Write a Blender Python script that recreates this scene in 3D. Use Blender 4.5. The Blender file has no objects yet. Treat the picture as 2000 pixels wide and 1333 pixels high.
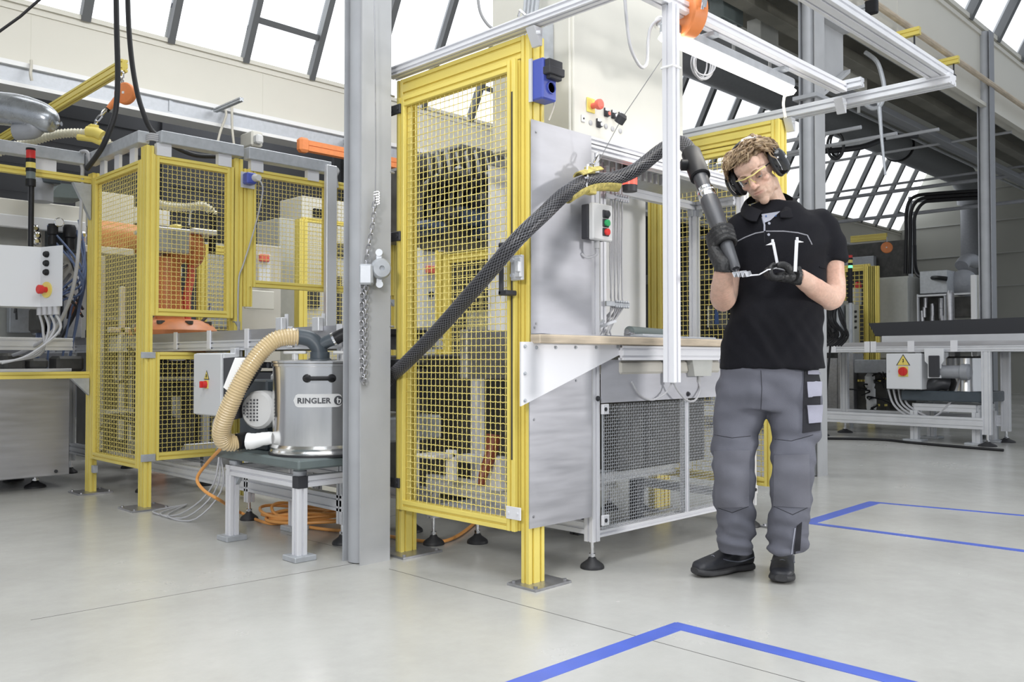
import bpy, math, random
from math import pi, sin, cos, sqrt, atan, atan2, radians
from mathutils import Vector, Matrix, Quaternion
random.seed(7)
V = Vector
SC = bpy.context.scene
COL = SC.collection
# ---------------------------------------------------------------- camera (world X runs away to the right, world Y away to the left)
FPX = 1710.0; CH = 0.9; TH = atan(36.5/FPX); R2 = sqrt(.5)
cd = bpy.data.cameras.new('camera'); cam = bpy.data.objects.new('camera', cd); COL.objects.link(cam)
cd.sensor_width = 36; cd.lens = 36*FPX/2000; cd.clip_start = .05; cd.clip_end = 200
cam.location = (0, 0, CH); cam.rotation_euler = (pi/2+TH, 0, -pi/4)
SC.camera = cam
# ---------------------------------------------------------------- world, lights, exposure
w = bpy.data.worlds.new('world'); SC.world = w; w.use_nodes = True
bg = w.node_tree.nodes['Background']; bg.inputs[0].default_value = (.86, .92, 1, 1); bg.inputs[1].default_value = .45
def area(name, loc, tgt, sx, sy, power, col=(1,1,1)):
    l = bpy.data.lights.new(name, 'AREA'); l.shape = 'RECTANGLE'; l.size = sx; l.size_y = sy; l.energy = power; l.color = col
    o = bpy.data.objects.new(name, l); COL.objects.link(o); o.location = loc
    o.rotation_euler = (V(tgt)-V(loc)).to_track_quat('-Z', 'Y').to_euler(); return o
area('studio_strobe_right', (4.9, -2.3, 1.45), (3.0, 2.6, 1.1), .5, .5, 88, (1, .985, .97))
area('studio_strobe_left', (-1.6, .2, 2.3), (2.4, 4.2, .9), .6, .6, 75, (1, .985, .97))
area('skylight_over_aisle', (1.2, .6, 5.6), (2.4, 2.4, 0), 5.5, 3.5, 215, (.95, .98, 1))
area('skylight_left', (-.5, 5.2, 5.8), (1.2, 5.4, 0), 4.5, 3.0, 165, (.96, .98, 1))
area('skylight_over_cell', (4.2, 5.4, 5.0), (4.0, 5.6, 0), 4.0, 2.0, 90, (.95, .98, 1))
area('added_fill_far_beam', (5.5, 6.6, 5.6), (5.5, 10.6, 2.6), 9.0, 2.0, 230, (.97, .98, 1))  # added fill lamp that brightens the far gutter beam, no real opening
area('added_fill_back_wall', (3.0, 12.4, 6.0), (2.5, 14.6, 1.5), 12.0, 1.5, 90, (.95, .97, 1))  # added fill lamp that lifts the dark back wall, no real opening
area('skylight_right', (9.5, 4.5, 6.2), (9.5, 4.0, 0), 9.0, 3.0, 150, (.95, .98, 1))
vs = SC.view_settings
SC.display_settings.display_device = 'sRGB'
vs.view_transform = 'Standard'; vs.look = 'None'; vs.gamma = 1; vs.use_curve_mapping = False; vs.exposure = 0.35
# ---------------------------------------------------------------- photograph pixel -> point on a real plane
_c, _s = cos(TH), sin(TH)
def P(px, py, u=None, v=None, z=None, d=None):
    x = (px-1000)/FPX; y = -(py-666.5)/FPX
    fy = _c-y*_s; zz = _s+y*_c
    r = V(((x+fy)*R2, (fy-x)*R2, zz))
    t = u/r.x if u is not None else v/r.y if v is not None else (z-CH)/r.z if z is not None else d/((r.x+r.y)*R2)
    return V((0, 0, CH))+r*t
# ---------------------------------------------------------------- materials
MT = {}
def mat(name, col, rough=.5, metal=0., noise=0., nscale=20, bump=0., bscale=40, emit=None, estr=0, alpha=1, trans=0, coat=0, stretch=None, spec=None, ior=None):
    m = bpy.data.materials.new(name); m.use_nodes = True; nt = m.node_tree; b = nt.nodes['Principled BSDF']
    b.inputs['Base Color'].default_value = (*col, 1); b.inputs['Roughness'].default_value = rough; b.inputs['Metallic'].default_value = metal
    if spec is not None: b.inputs['Specular IOR Level'].default_value = spec
    if ior: b.inputs['IOR'].default_value = ior
    if coat: b.inputs['Coat Weight'].default_value = coat; b.inputs['Coat Roughness'].default_value = .15
    if trans: b.inputs['Transmission Weight'].default_value = trans
    if alpha < 1: b.inputs['Alpha'].default_value = alpha
    if emit: b.inputs['Emission Color'].default_value = (*emit, 1); b.inputs['Emission Strength'].default_value = estr
    L = nt.links.new
    if noise or bump:
        tc = nt.nodes.new('ShaderNodeTexCoord'); mp = nt.nodes.new('ShaderNodeMapping'); L(tc.outputs['Object'], mp.inputs[0])
        if stretch: mp.inputs['Scale'].default_value = stretch
    if noise:
        n = nt.nodes.new('ShaderNodeTexNoise'); n.inputs['Scale'].default_value = nscale; n.inputs['Detail'].default_value = 6; L(mp.outputs[0], n.inputs[0])
        r = nt.nodes.new('ShaderNodeMapRange'); r.inputs[1].default_value = .3; r.inputs[2].default_value = .7; r.inputs[3].default_value = 1-noise; r.inputs[4].default_value = 1+noise*.6; L(n.outputs[0], r.inputs[0])
        mx = nt.nodes.new('ShaderNodeVectorMath'); mx.operation = 'SCALE'; mx.inputs[0].default_value = col; L(r.outputs[0], mx.inputs[3]); L(mx.outputs[0], b.inputs['Base Color'])
        r2 = nt.nodes.new('ShaderNodeMapRange'); r2.inputs[3].default_value = max(.03, rough-.12); r2.inputs[4].default_value = min(1, rough+.12); L(n.outputs[0], r2.inputs[0]); L(r2.outputs[0], b.inputs['Roughness'])
    if bump:
        n2 = nt.nodes.new('ShaderNodeTexNoise'); n2.inputs['Scale'].default_value = bscale; n2.inputs['Detail'].default_value = 4; L(mp.outputs[0], n2.inputs[0])
        bp = nt.nodes.new('ShaderNodeBump'); bp.inputs['Strength'].default_value = bump; bp.inputs['Distance'].default_value = .01; L(n2.outputs[0], bp.inputs['Height']); L(bp.outputs[0], b.inputs['Normal'])
    MT[name] = m; return m
mat('yellow', (.78, .64, .155), .38, noise=.05, nscale=4)
mat('yellow_dirty', (.55, .46, .14), .65, noise=.45, nscale=60)
mat('mesh_yellow', (.74, .62, .19), .45)
mat('alu', (.70, .71, .74), .38, .35, noise=.04, nscale=8)
mat('alu_bright', (.76, .76, .79), .45, .2)
mat('alu_sheet', (.50, .50, .535), .6, .45, noise=.09, nscale=5, stretch=(1, 1, 4))
mat('brushed', (.50, .50, .53), .40, .8, noise=.09, nscale=3, stretch=(1, 1, 9))
mat('steel', (.42, .42, .44), .35, .8, noise=.15, nscale=30)
mat('stainless', (.78, .775, .77), .17, .95, noise=.06, nscale=5, stretch=(3, 3, .6))
mat('chrome', (.8, .8, .82), .12, 1)
mat('galv', (.47, .49, .52), .45, .3, noise=.12, nscale=25)
mat('column_grey', (.37, .38, .40), .5, noise=.1, nscale=6)
mat('column_light', (.43, .435, .445), .55, noise=.08, nscale=5)
mat('mullion_dark', (.11, .115, .12), .5)
mat('rust_red', (.20, .05, .025), .5)
mat('duct_grey', (.30, .31, .335), .5, .2, noise=.08)
mat('cream', (.63, .615, .555), .45, noise=.05, nscale=3)
mat('beige', (.52, .50, .45), .55, noise=.06, nscale=3)
mat('cabinet_grey', (.46, .465, .44), .5, noise=.05)
mat('white', (.80, .80, .80), .4)
mat('white_box', (.68, .69, .71), .4)
mat('paper', (.85, .85, .85), .7)
mat('black', (.012, .012, .014), .45, spec=.3)
mat('black_rubber', (.022, .022, .025), .55, noise=.2, nscale=50)
mat('dark_plastic', (.042, .043, .049), .5, spec=.3)
mat('anthracite', (.055, .07, .085), .42, noise=.1)
mat('dark_green_grey', (.14, .17, .17), .45, noise=.08)
mat('machine_dark', (.075, .073, .068), .55, noise=.4, nscale=9)
mat('machine_blue', (.06, .09, .16), .5, noise=.3, nscale=9)
mat('wall_dark', (.16, .165, .18), .7, noise=.06, nscale=.7)
mat('orange', (.78, .25, .075), .42, noise=.08)
mat('orange_robot', (.62, .22, .08), .42, noise=.12)
mat('cable_orange', (.78, .36, .10), .5)
mat('red', (.62, .03, .025), .35)
mat('red_soft', (.75, .15, .11), .4)
mat('green', (.03, .35, .12), .35)
mat('blue_box', (.07, .10, .42), .38)
mat('blue_dull', (.10, .14, .26), .4)
mat('blue', (.05, .12, .33), .5)
mat('grey_plastic', (.42, .42, .43), .5)
mat('light_plastic', (.62, .62, .62), .5)
mat('cable_grey', (.46, .46, .48), .5)
mat('cable_beige', (.55, .52, .45), .5)
mat('pu_hose', (.64, .50, .29), .25, coat=.5)
mat('pu_clear', (.60, .57, .44), .3, coat=.4)
mat('wood_board', (.55, .46, .35), .6, noise=.25, nscale=6, stretch=(1, 1, 9))
mat('hose_black', (.012, .012, .014), .4, spec=.35)
mat('hose_grey', (.22, .22, .24), .35, .3)
mat('tube_grey', (.085, .087, .095), .4, .35, noise=.15, nscale=6)
mat('tape_blue', (.085, .14, .56), .35, noise=.12, nscale=8)
mat('beam_cream', (.66, .64, .57), .5, noise=.035, nscale=1.2)
mat('ceiling_grey', (.42, .42, .38), .6, noise=.05, nscale=.8)
mat('roof_dark', (.17, .165, .14), .6, noise=.25, nscale=3)
mat('glass_clear', (.95, .97, 1), .03, trans=1, ior=1.45)
mat('foil', (.42, .44, .47), .28, .8, noise=.1)
mat('lamp_white', (1, 1, 1), .5, emit=(1, .96, .88), estr=4)
mat('lamp_red', (.8, .05, .04), .3, emit=(1, .12, .08), estr=1.1)
mat('lamp_green', (.1, .8, .3), .3, emit=(.15, 1, .35), estr=1.6)
mat('daylight_pane', (.9, .93, .97), .8, emit=(.93, .96, 1), estr=.95, noise=.05, nscale=.6)
mat('open_pane', (.9, .95, 1), .8, emit=(.93, .97, 1), estr=2.2)
# ---------------------------------------------------------------- mesh builder
def onb(d):
    d = d.normalized(); a = V((0, 0, 1)) if abs(d.z) < .93 else V((1, 0, 0))
    x = a.cross(d).normalized(); return x, d.cross(x).normalized(), d
def smoothpath(pts, k=6, closed=False):
    pts = [V(p) for p in pts]; n = len(pts)
    if n < 3: return pts
    out = []
    for i in range(n if closed else n-1):
        g = (lambda j: pts[j % n]) if closed else (lambda j: pts[min(max(j, 0), n-1)])
        p0, p1, p2, p3 = g(i-1), g(i), g(i+1), g(i+2)
        for q in range(k):
            t = q/k; out.append(.5*((2*p1)+(p2-p0)*t+(2*p0-5*p1+4*p2-p3)*t*t+(3*p1-p0-3*p2+p3)*t**3))
    if not closed: out.append(pts[-1])
    return out
class B:
    def __init__(s): s.v = []; s.f = []; s.sm = []; s.mi = []; s.cur = 0
    def add(s, vs, fs, sm=False):
        o = len(s.v); s.v += [tuple(p) for p in vs]; s.f += [tuple(i+o for i in f) for f in fs]; s.sm += [sm]*len(fs); s.mi += [s.cur]*len(fs); return s
    def box(s, a, b):
        x0, y0, z0 = [min(a[i], b[i]) for i in range(3)]; x1, y1, z1 = [max(a[i], b[i]) for i in range(3)]
        return s.add([(x0,y0,z0),(x1,y0,z0),(x1,y1,z0),(x0,y1,z0),(x0,y0,z1),(x1,y0,z1),(x1,y1,z1),(x0,y1,z1)], [(0,3,2,1),(4,5,6,7),(0,1,5,4),(1,2,6,5),(2,3,7,6),(3,0,4,7)])
    def bbox(s, a, b, r=.006):       # box with chamfered edges
        lo = [min(a[i], b[i]) for i in range(3)]; hi = [max(a[i], b[i]) for i in range(3)]
        r = min([r]+[(hi[i]-lo[i])*.45 for i in range(3)])
        vs = []; 
        for cx in (0, 1):
            for cy in (0, 1):
                for cz in (0, 1):
                    c = [cx, cy, cz]
                    for ax in range(3):
                        p = []
                        for i in range(3):
                            e = hi[i] if c[i] else lo[i]; p.append(e if i == ax else e-(r if c[i] else -r))
                        vs.append(tuple(p))
        I = lambda x, y, z, a: (x*4+y*2+z)*3+a
        fs = []
        for ax in range(3):
            b1, b2 = (ax+1) % 3, (ax+2) % 3
            for sd in (0, 1):
                q = []
                for (m, n) in ((0,0),(1,0),(1,1),(0,1)):
                    c = [0,0,0]; c[ax] = sd; c[b1] = m; c[b2] = n; q.append(I(*c, ax))
                fs.append(q if sd else q[::-1])
            for m in (0, 1):
                for n in (0, 1):
                    c = [0,0,0]; c[b1] = m; c[b2] = n; d = c[:]; d[ax] = 1
                    q = [I(*c, b1), I(*d, b1), I(*d, b2), I(*c, b2)]; fs.append(q if m != n else q[::-1])
        for x in (0, 1):
            for y in (0, 1):
                for z in (0, 1):
                    q = [I(x,y,z,0), I(x,y,z,1), I(x,y,z,2)]; fs.append(q if (x+y+z) % 2 else q[::-1])
        return s.add(vs, fs)
    def xf(s, m, start=0):
        for i in range(start, len(s.v)): s.v[i] = tuple(m @ V(s.v[i]))
        return s
    def obox(s, c, size, ax=(1,0,0), up=(0,0,1), r=0):
        k = len(s.v); h = V(size)/2; (s.bbox(-h, h, r) if r else s.box(-h, h))
        X = V(ax).normalized(); Z = V(up); Z = (Z-X*Z.dot(X)).normalized(); Y = Z.cross(X)
        return s.xf(Matrix.Translation(V(c)) @ Matrix((X, Y, Z)).transposed().to_4x4(), k)
    def prism(s, pts, ext):          # planar 3D polygon extruded by vector
        n = len(pts); e = V(ext); a = [V(p) for p in pts]; b = [p+e for p in a]
        nr = V((0,0,0))
        for i in range(n): nr += a[i].cross(a[(i+1) % n])
        fl = nr.dot(e) > 0
        fs = [tuple(range(n))[::-1] if fl else tuple(range(n)), tuple(range(n, 2*n)) if fl else tuple(range(n, 2*n))[::-1]]
        for i in range(n):
            j = (i+1) % n; q = (i, j, n+j, n+i); fs.append(q if fl else q[::-1])
        return s.add(a+b, fs)
    def loft(s, rings, cap=True, sm=True, closed=True):
        n = len(rings[0]); vs = [p for r in rings for p in r]; fs = []
        for k in range(len(rings)-1):
            for i in range(n if closed else n-1):
                j = (i+1) % n; fs.append((k*n+i, k*n+j, (k+1)*n+j, (k+1)*n+i))
        s.add(vs, fs, sm)
        if cap and closed:
            s.add(rings[0], [tuple(range(n))[::-1]]); s.add(rings[-1], [tuple(range(n))])
        return s
    def cyl(s, p0, p1, r0, r1=None, n=16, cap=True):
        r1 = r0 if r1 is None else r1; p0, p1 = V(p0), V(p1); x, y, d = onb(p1-p0)
        R = [[p+(x*cos(2*pi*i/n)+y*sin(2*pi*i/n))*r for i in range(n)] for p, r in ((p0, r0), (p1, r1))]
        return s.loft(R, cap)
    def tube(s, pts, r, n=8, cap=True, k=0, closed=False):
        pts = smoothpath(pts, k, closed) if k else [V(p) for p in pts]; m = len(pts); rings = []
        t = (pts[1]-pts[0]).normalized(); x, y, _ = onb(t)
        for i in range(m):
            if closed: t2 = (pts[(i+1) % m]-pts[i-1]).normalized()
            else: t2 = (pts[min(i+1, m-1)]-pts[max(i-1, 0)]).normalized()
            q = t.rotation_difference(t2); x = q @ x; y = q @ y; t = t2
            rr = r(i/(m-1)) if callable(r) else r
            rings.append([pts[i]+(x*cos(2*pi*a/n)+y*sin(2*pi*a/n))*rr for a in range(n)])
        if closed: rings.append(rings[0]); cap = False
        return s.loft(rings, cap)
    def lathe(s, prof, c=(0,0,0), axis=(0,0,1), n=32, cap=True):
        x, y, d = onb(V(axis)); c = V(c)
        return s.loft([[c+d*z+(x*cos(2*pi*i/n)+y*sin(2*pi*i/n))*max(r, 1e-4) for i in range(n)] for r, z in prof], cap)
    def ball(s, c, r, n=16, m=10, rot=None):
        r = V((r, r, r)) if not hasattr(r, '__len__') else V(r); c = V(c); R = []
        for k in range(m+1):
            a = -pi/2+pi*k/m; q = max(cos(a), 1e-3)
            ring = [V((r.x*q*cos(2*pi*i/n), r.y*q*sin(2*pi*i/n), r.z*sin(a))) for i in range(n)]
            R.append([c+(rot @ p if rot else p) for p in ring])
        return s.loft(R, True)
    def prof(s, p0, p1, w, h=None, side=None, cell=None, slot=.010, dep=.009):
        """T-slot aluminium profile: w along `side`, h across; grooves every `cell`."""
        h = h or w; p0, p1 = V(p0), V(p1); d = (p1-p0).normalized()
        X = V(side) if side is not None else onb(d)[0]; X = (X-d*X.dot(d)).normalized(); Y = d.cross(X)
        cell = cell or min(w, h); pts = []
        def edge(length, cx, cy, tx, ty, ix, iy):
            n = max(1, round(length/cell)); c = length/n
            for i in range(n):
                m = (i+.5)*c
                for t, dd in ((m-slot/2, 0), (m-slot/2, dep), (m+slot/2, dep), (m+slot/2, 0)): pts.append((cx+tx*t+ix*dd, cy+ty*t+iy*dd))
        ch = .0015
        for (L_, cx, cy, tx, ty, ix, iy) in ((w, -w/2, -h/2, 1, 0, 0, 1), (h, w/2, -h/2, 0, 1, -1, 0), (w, w/2, h/2, -1, 0, 0, -1), (h, -w/2, h/2, 0, -1, 1, 0)):
            pts.append((cx+tx*ch, cy+ty*ch)); edge(L_, cx, cy, tx, ty, ix, iy); pts.append((cx+tx*(L_-ch), cy+ty*(L_-ch)))
        a = [p0+X*x+Y*y for x, y in pts]; b = [q+(p1-p0) for q in a]; n = len(a)
        return s.add(a+b, [(i, (i+1) % n, n+(i+1) % n, n+i) for i in range(n)]+[tuple(range(n))[::-1], tuple(range(n, 2*n))])
    def mesh(s, o, ex, ey, W, H_, pitch, r=.0014, wave=.0016, seg=2, pitch2=None):
        """woven wire grid spanned by unit vectors ex, ey from corner o"""
        o, ex, ey = V(o), V(ex).normalized(), V(ey).normalized(); nz = ex.cross(ey)
        def wire(base, d, L_, cr, n_c, p, ph):
            k = max(2, n_c*seg); pts = []
            for i in range(k+1):
                t = L_*i/k; pts.append(base+d*t+(cr*wave*.75+nz*wave)*(cos(pi*i*2/seg/1+ph) if seg > 2 else (1 if (i+ph) % 2 else -1)))
            R = [[q+cr*r, q+nz*r, q-cr*r, q-nz*r] for q in pts]; s.loft(R, False, False)
        p2 = pitch2 or pitch; nx = max(1, round(W/pitch)); ny = max(1, round(H_/p2)); 
        for i in range(1, nx): wire(o+ex*(W*i/nx), ey, H_, ex, ny, p2, i % 2)
        for j in range(1, ny): wire(o+ey*(H_*j/ny), ex, W, ey, nx, pitch, (j+1) % 2)
        return s
    def clusters(s):
        par = list(range(len(s.v)))
        def fd(i):
            while par[i] != i: par[i] = par[par[i]]; i = par[i]
            return i
        for f in s.f:
            a = fd(f[0])
            for i in f[1:]: par[fd(i)] = a
        bb = {}
        for i, p in enumerate(s.v):
            r = fd(i)
            if r not in bb: bb[r] = [list(p), list(p)]
            else:
                for k in range(3): bb[r][0][k] = min(bb[r][0][k], p[k]); bb[r][1][k] = max(bb[r][1][k], p[k])
        if len(bb) > 400: return None
        ks = list(bb); cl = {k: k for k in ks}
        def f2(k):
            while cl[k] != k: k = cl[k]
            return k
        e = .002
        for i, a in enumerate(ks):
            for b in ks[i+1:]:
                if f2(a) != f2(b) and all(bb[a][0][k]-e <= bb[b][1][k] and bb[b][0][k]-e <= bb[a][1][k] for k in range(3)): cl[f2(b)] = f2(a)
        return [f2(fd(f[0])) for f in s.f]
    NOSPLIT = ('wire_mesh', 'hair_locks', 'links', 'chain_links', 'braided_sleeve', 'fan_grille', 'lettering', 'mullion', 'frosted_pane', 'open_pane', 'lace', 'emblem_mark', 'wiring', 'tubing', 'air_hose', 'trim_strip', 'hose_reel')
    def build(s, name, mats, parent=None, angle=35, loc=None, label=None, kind=None):
        if parent is not None and name not in s.NOSPLIT and not isinstance(mats, (list, tuple)) and kind is None:
            c = s.clusters()
            if c and 1 < len(set(c)) <= 60:
                first = None
                for g in dict.fromkeys(c):
                    q = B(); mp = {}
                    for f, sm, k in zip(s.f, s.sm, c):
                        if k != g: continue
                        q.f.append(tuple(mp.setdefault(i, len(mp)) for i in f)); q.sm.append(sm); q.mi.append(0)
                    q.v = [s.v[i] for i in mp]; o = q.build1(name, mats, parent, angle, loc, label, kind); first = first or o
                return first
        return s.build1(name, mats, parent, angle, loc, label, kind)
    def build1(s, name, mats, parent=None, angle=35, loc=None, label=None, kind=None):
        me = bpy.data.meshes.new(name); me.from_pydata(s.v, [], s.f)
        ms = mats if isinstance(mats, (list, tuple)) else [mats]
        for m in ms: me.materials.append(MT[m] if isinstance(m, str) else m)
        me.polygons.foreach_set('use_smooth', s.sm)
        if len(ms) > 1: me.polygons.foreach_set('material_index', s.mi)
        me.validate(); me.update()
        if any(s.sm): me.set_sharp_from_angle(angle=radians(angle))
        o = bpy.data.objects.new(name, me); COL.objects.link(o)
        if parent is not None:
            o.parent = parent; off = wloc(parent)
            if off.length > 0: me.transform(Matrix.Translation(-off))
        if label: o['label'] = label
        if kind: o['kind'] = kind
        return o
def wloc(o):
    l = V((0, 0, 0))
    while o: l += o.location; o = o.parent
    return l
def tag(o, label=None, cat=None, group=None, kind=None):
    for k, x in (('label', label), ('category', cat), ('group', group), ('kind', kind)):
        if x: o[k] = x
    return o
def thing(name, label, cat, loc=(0, 0, 0), group=None):
    o = bpy.data.objects.new(name, None); COL.objects.link(o); o.location = loc; o.empty_display_size = .05
    return tag(o, label, cat, group)
def solo(name, bm, m, label, cat, group=None, angle=35):
    return tag(bm.build(name, m, angle=angle), label, cat, group)
def struct(name, bm, m, parent=None):
    o = bm.build(name, m, parent)
    if parent is None: o['kind'] = 'structure'
    return o
def clone(o, parent=None, off=(0, 0, 0), label=None, group=None):
    c = o.copy(); COL.objects.link(c)
    if parent: c.parent = parent
    else: c.location = V(o.location)+V(off)
    if label: c['label'] = label
    if group: c['group'] = group
    for ch in list(o.children): clone(ch, c)
    return c
def sub(m, levels=2):
    pass
# ================================================================ SETTING
fl = bpy.data.materials.new('floor_resin'); fl.use_nodes = True; nt = fl.node_tree; bs = nt.nodes['Principled BSDF']; L = nt.links.new
tc = nt.nodes.new('ShaderNodeTexCoord'); n1 = nt.nodes.new('ShaderNodeTexNoise'); n1.inputs['Scale'].default_value = .9; n1.inputs['Detail'].default_value = 8; n1.inputs['Roughness'].default_value = .6
n2 = nt.nodes.new('ShaderNodeTexNoise'); n2.inputs['Scale'].default_value = 14; n2.inputs['Detail'].default_value = 8; n2.inputs['Roughness'].default_value = .7
for n in (n1, n2): L(tc.outputs['Object'], n.inputs[0])
ad = nt.nodes.new('ShaderNodeMath'); ad.operation = 'MULTIPLY_ADD'; L(n2.outputs[0], ad.inputs[0]); ad.inputs[1].default_value = .25; L(n1.outputs[0], ad.inputs[2])
cr = nt.nodes.new('ShaderNodeValToRGB'); cr.color_ramp.elements[0].position = .45; cr.color_ramp.elements[0].color = (.42, .415, .39, 1); cr.color_ramp.elements[1].position = .8; cr.color_ramp.elements[1].color = (.53, .525, .50, 1)
L(ad.outputs[0], cr.inputs[0]); L(cr.outputs[0], bs.inputs['Base Color'])
rr = nt.nodes.new('ShaderNodeMapRange'); rr.inputs[3].default_value = .16; rr.inputs[4].default_value = .34; L(n1.outputs[0], rr.inputs[0]); L(rr.outputs[0], bs.inputs['Roughness'])
bp = nt.nodes.new('ShaderNodeBump'); bp.inputs['Strength'].default_value = .06; bp.inputs['Distance'].default_value = .01; L(n2.outputs[0], bp.inputs['Height']); L(bp.outputs[0], bs.inputs['Normal'])
MT['floor'] = fl
struct('floor', B().box((-6, -6, -.1), (30, 16, 0)), 'floor')
m = B()
for a, b in (((760, 1112), (1600, 1341)), ((60, 1212), (700, 1100)), ((560, 1045), (760, 1094)), ((640, 1040), (800, 1000))):
    p, q = P(*a, z=0), P(*b, z=0); d = (q-p).normalized(); n = V((-d.y, d.x, 0))*.0012
    m.prism([p+n, p-n, q-n, q+n], (0, 0, .0006))
struct('trim_1', m, 'machine_dark')
# far dark wall, end wall
m = B().box((-6, 14.6, 0), (30, 14.8, 7))
struct('wall_back', m, 'wall_dark')
m = B()
for i in range(16): m.box((-6, 14.57, .5+i*.42), (26.3, 14.6, .512+i*.42))
for i in range(9): m.box((-4+i*3.4, 14.52, 0), (-3.85+i*3.4, 14.6, 5))
struct('trim_2', m, 'wall_dark')
m = B().box((26.3, -6, 0), (26.5, 14.8, 8)); struct('wall_right', m, 'ceiling_grey')
m = B()
for i in range(7): m.box((26.26, -6, 1.1+i*.9), (26.3, 14.6, 1.13+i*.9))
struct('trim_3', m, 'cabinet_grey')
# gutter beams
def gutter(name, v, lo, hi, thick=.5):
    m = B(); m.cur = 0
    m.box((-8, v, lo+.02), (26.3, v+thick, hi))
    m.box((-8, v-.02, hi-.10), (26.3, v, hi-.055)); m.box((-8, v-.035, hi-.03), (26.3, v+thick, hi+.02))
    m.box((-8, v-.06, lo-.02), (26.3, v, lo+.02))
    for k in range(-3, 12): m.box((k*2.7+.2, v-.003, lo), (k*2.7+.206, v, hi))
    return struct(name, m, 'beam_cream')
gutter('trim_4', 10.1, 3.98, 4.66)
gutter('trim_5', 3.2, 3.76, 4.66, .14)
m = B().box((-8, 10.02, 3.80), (26.3, 10.16, 3.94)).box((-8, 9.98, 3.76), (26.3, 10.2, 3.79))
for k in range(12): m.box((-3+k*2.45, 10.005, 3.80), (-2.96+k*2.45, 10.02, 3.94))
struct('trim_6', m, 'galv')
struct('trim_7', B().box((-8, 9.95, 3.72), (26.3, 10.25, 3.76)), 'white')
struct('trim_8', B().box((-8, 9.97, 3.94), (26.3, 10.1, 3.99)), 'white')
# glazing bands, leaning back towards the camera side
def glazing(name, v0, z0, v1, z1, u0, u1, pitch, opens):
    root = thing(name, None, None); root['kind'] = 'structure'
    mm = B(); mp = B(); mo = B(); n = V((0, z1-z0, v0-v1)).normalized()
    k = 0; u = u0
    while u < u1:
        w_ = .04 if k % 4 else .05
        mm.prism([V((u-w_, v0, z0)), V((u+w_, v0, z0)), V((u+w_, v1, z1)), V((u-w_, v1, z1))], -n*.09)
        a, b = (V((u+w_, v0, z0)), V((u+pitch-w_, v0, z0))); c, d = V((u+pitch-w_, v1, z1)), V((u+w_, v1, z1))
        if k in opens:
            e = a.lerp(d, .25); f = b.lerp(c, .25)
            mp.add([a+n*.02, b+n*.02, f+n*.02, e+n*.02], [(0, 1, 2, 3)]); mo.add([e+n*.03, f+n*.03, c+n*.03, d+n*.03], [(0, 1, 2, 3)])
            mm.prism([e, f, f.lerp(c, .05), e.lerp(d, .05)], -n*.05); mm.prism([e.lerp(d, .93), f.lerp(c, .93), c, d], -n*.05)
            g = B(); x, y = e.lerp(d, .82), f.lerp(c, .98); mm.tube([x, y], .018, 6)
        else: mp.add([a+n*.02, b+n*.02, c+n*.02, d+n*.02], [(0, 1, 2, 3)])
        u += pitch; k += 1
    mp.build('frosted_pane', 'daylight_pane', root); mo.build('open_pane', 'open_pane', root, label='brighter clear pane of a tilted open sash')
    mm.build('mullion', 'mullion_dark', root); return root
glazing('window_1', 10.14, 4.66, 9.22, 6.45, -4.2, 26.2, .955, (10, 14, 22, 31))
glazing('window_2', 3.24, 4.66, 2.32, 6.45, -3.1, 26.2, .955, (5, 14))
# sloping roof decks and the boxed eaves
m = B()
def deck(v0, z0, v1, z1): m.prism([(-8, v0, z0), (26.3, v0, z0), (26.3, v1, z1), (-8, v1, z1)], (0, 0, .12))
deck(9.22, 6.5, 3.3, 4.66); deck(14.8, 6.9, 10.5, 4.66)
struct('ceiling', m, 'ceiling_grey')
struct('trim_9', B().box((-8, 8.86, 6.30), (26.3, 9.25, 6.45)), 'beam_cream')
# ================================================================ COLUMNS
X, Y, Z = V((1, 0, 0)), V((0, 1, 0)), V((0, 0, 1))
def column(u0, v0, label, flange='column_light', h=4.6):
    c = thing('steel_column', label, 'column', (u0, v0, 0))
    B().box((u0, v0, 0), (u0+.16, v0+.008, h)).build('flange', flange, c)
    m = B().box((u0, v0+.13, 0), (u0+.16, v0+.138, h)); m.build('rear_flange', 'column_grey', c)
    m = B(); m.lathe([(.052, .004), (.052, h)], (u0+.05, v0+.075, 0), n=24); m.box((u0+.09, v0+.008, 0), (u0+.10, v0+.13, h))
    m.build('web', 'column_grey', c); return c
c1 = column(2.245, 3.18, 'light grey steel column with hanging chain, between the steel drum and the yellow guard door')
m = B()
m.box((2.405, 3.19, 2.20), (2.412, 3.2, 2.22))
for z in (1.75, 1.05, 2.1): m.cyl((2.40, 3.183, z), (2.425, 3.183, z), .005, n=8)
m.build('stud', 'steel', c1)
c2 = column(6.42, 3.10, 'grey steel column with gusset bracket behind the man')
m = B().prism([(6.58, 3.16, 3.0), (6.62, 3.16, 2.98), (7.05, 3.16, 3.28), (7.05, 3.16, 3.62), (6.58, 3.16, 3.62)], (0, .02, 0))
m.box((6.58, 3.10, 3.60), (7.05, 3.22, 3.63)); m.prism([(6.58, 3.1, 2.98), (7.05, 3.1, 3.27), (7.05, 3.1, 3.30), (6.58, 3.1, 3.01)], (0, .12, 0))
m.build('gusset', 'column_light', c2)
B().box((6.38, 3.07, 2.93), (6.62, 3.27, 2.96)).build('collar', 'column_grey', c2)
column(10.66, 3.10, 'blue grey steel column at the right edge beside the conveyor', 'duct_grey')
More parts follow.
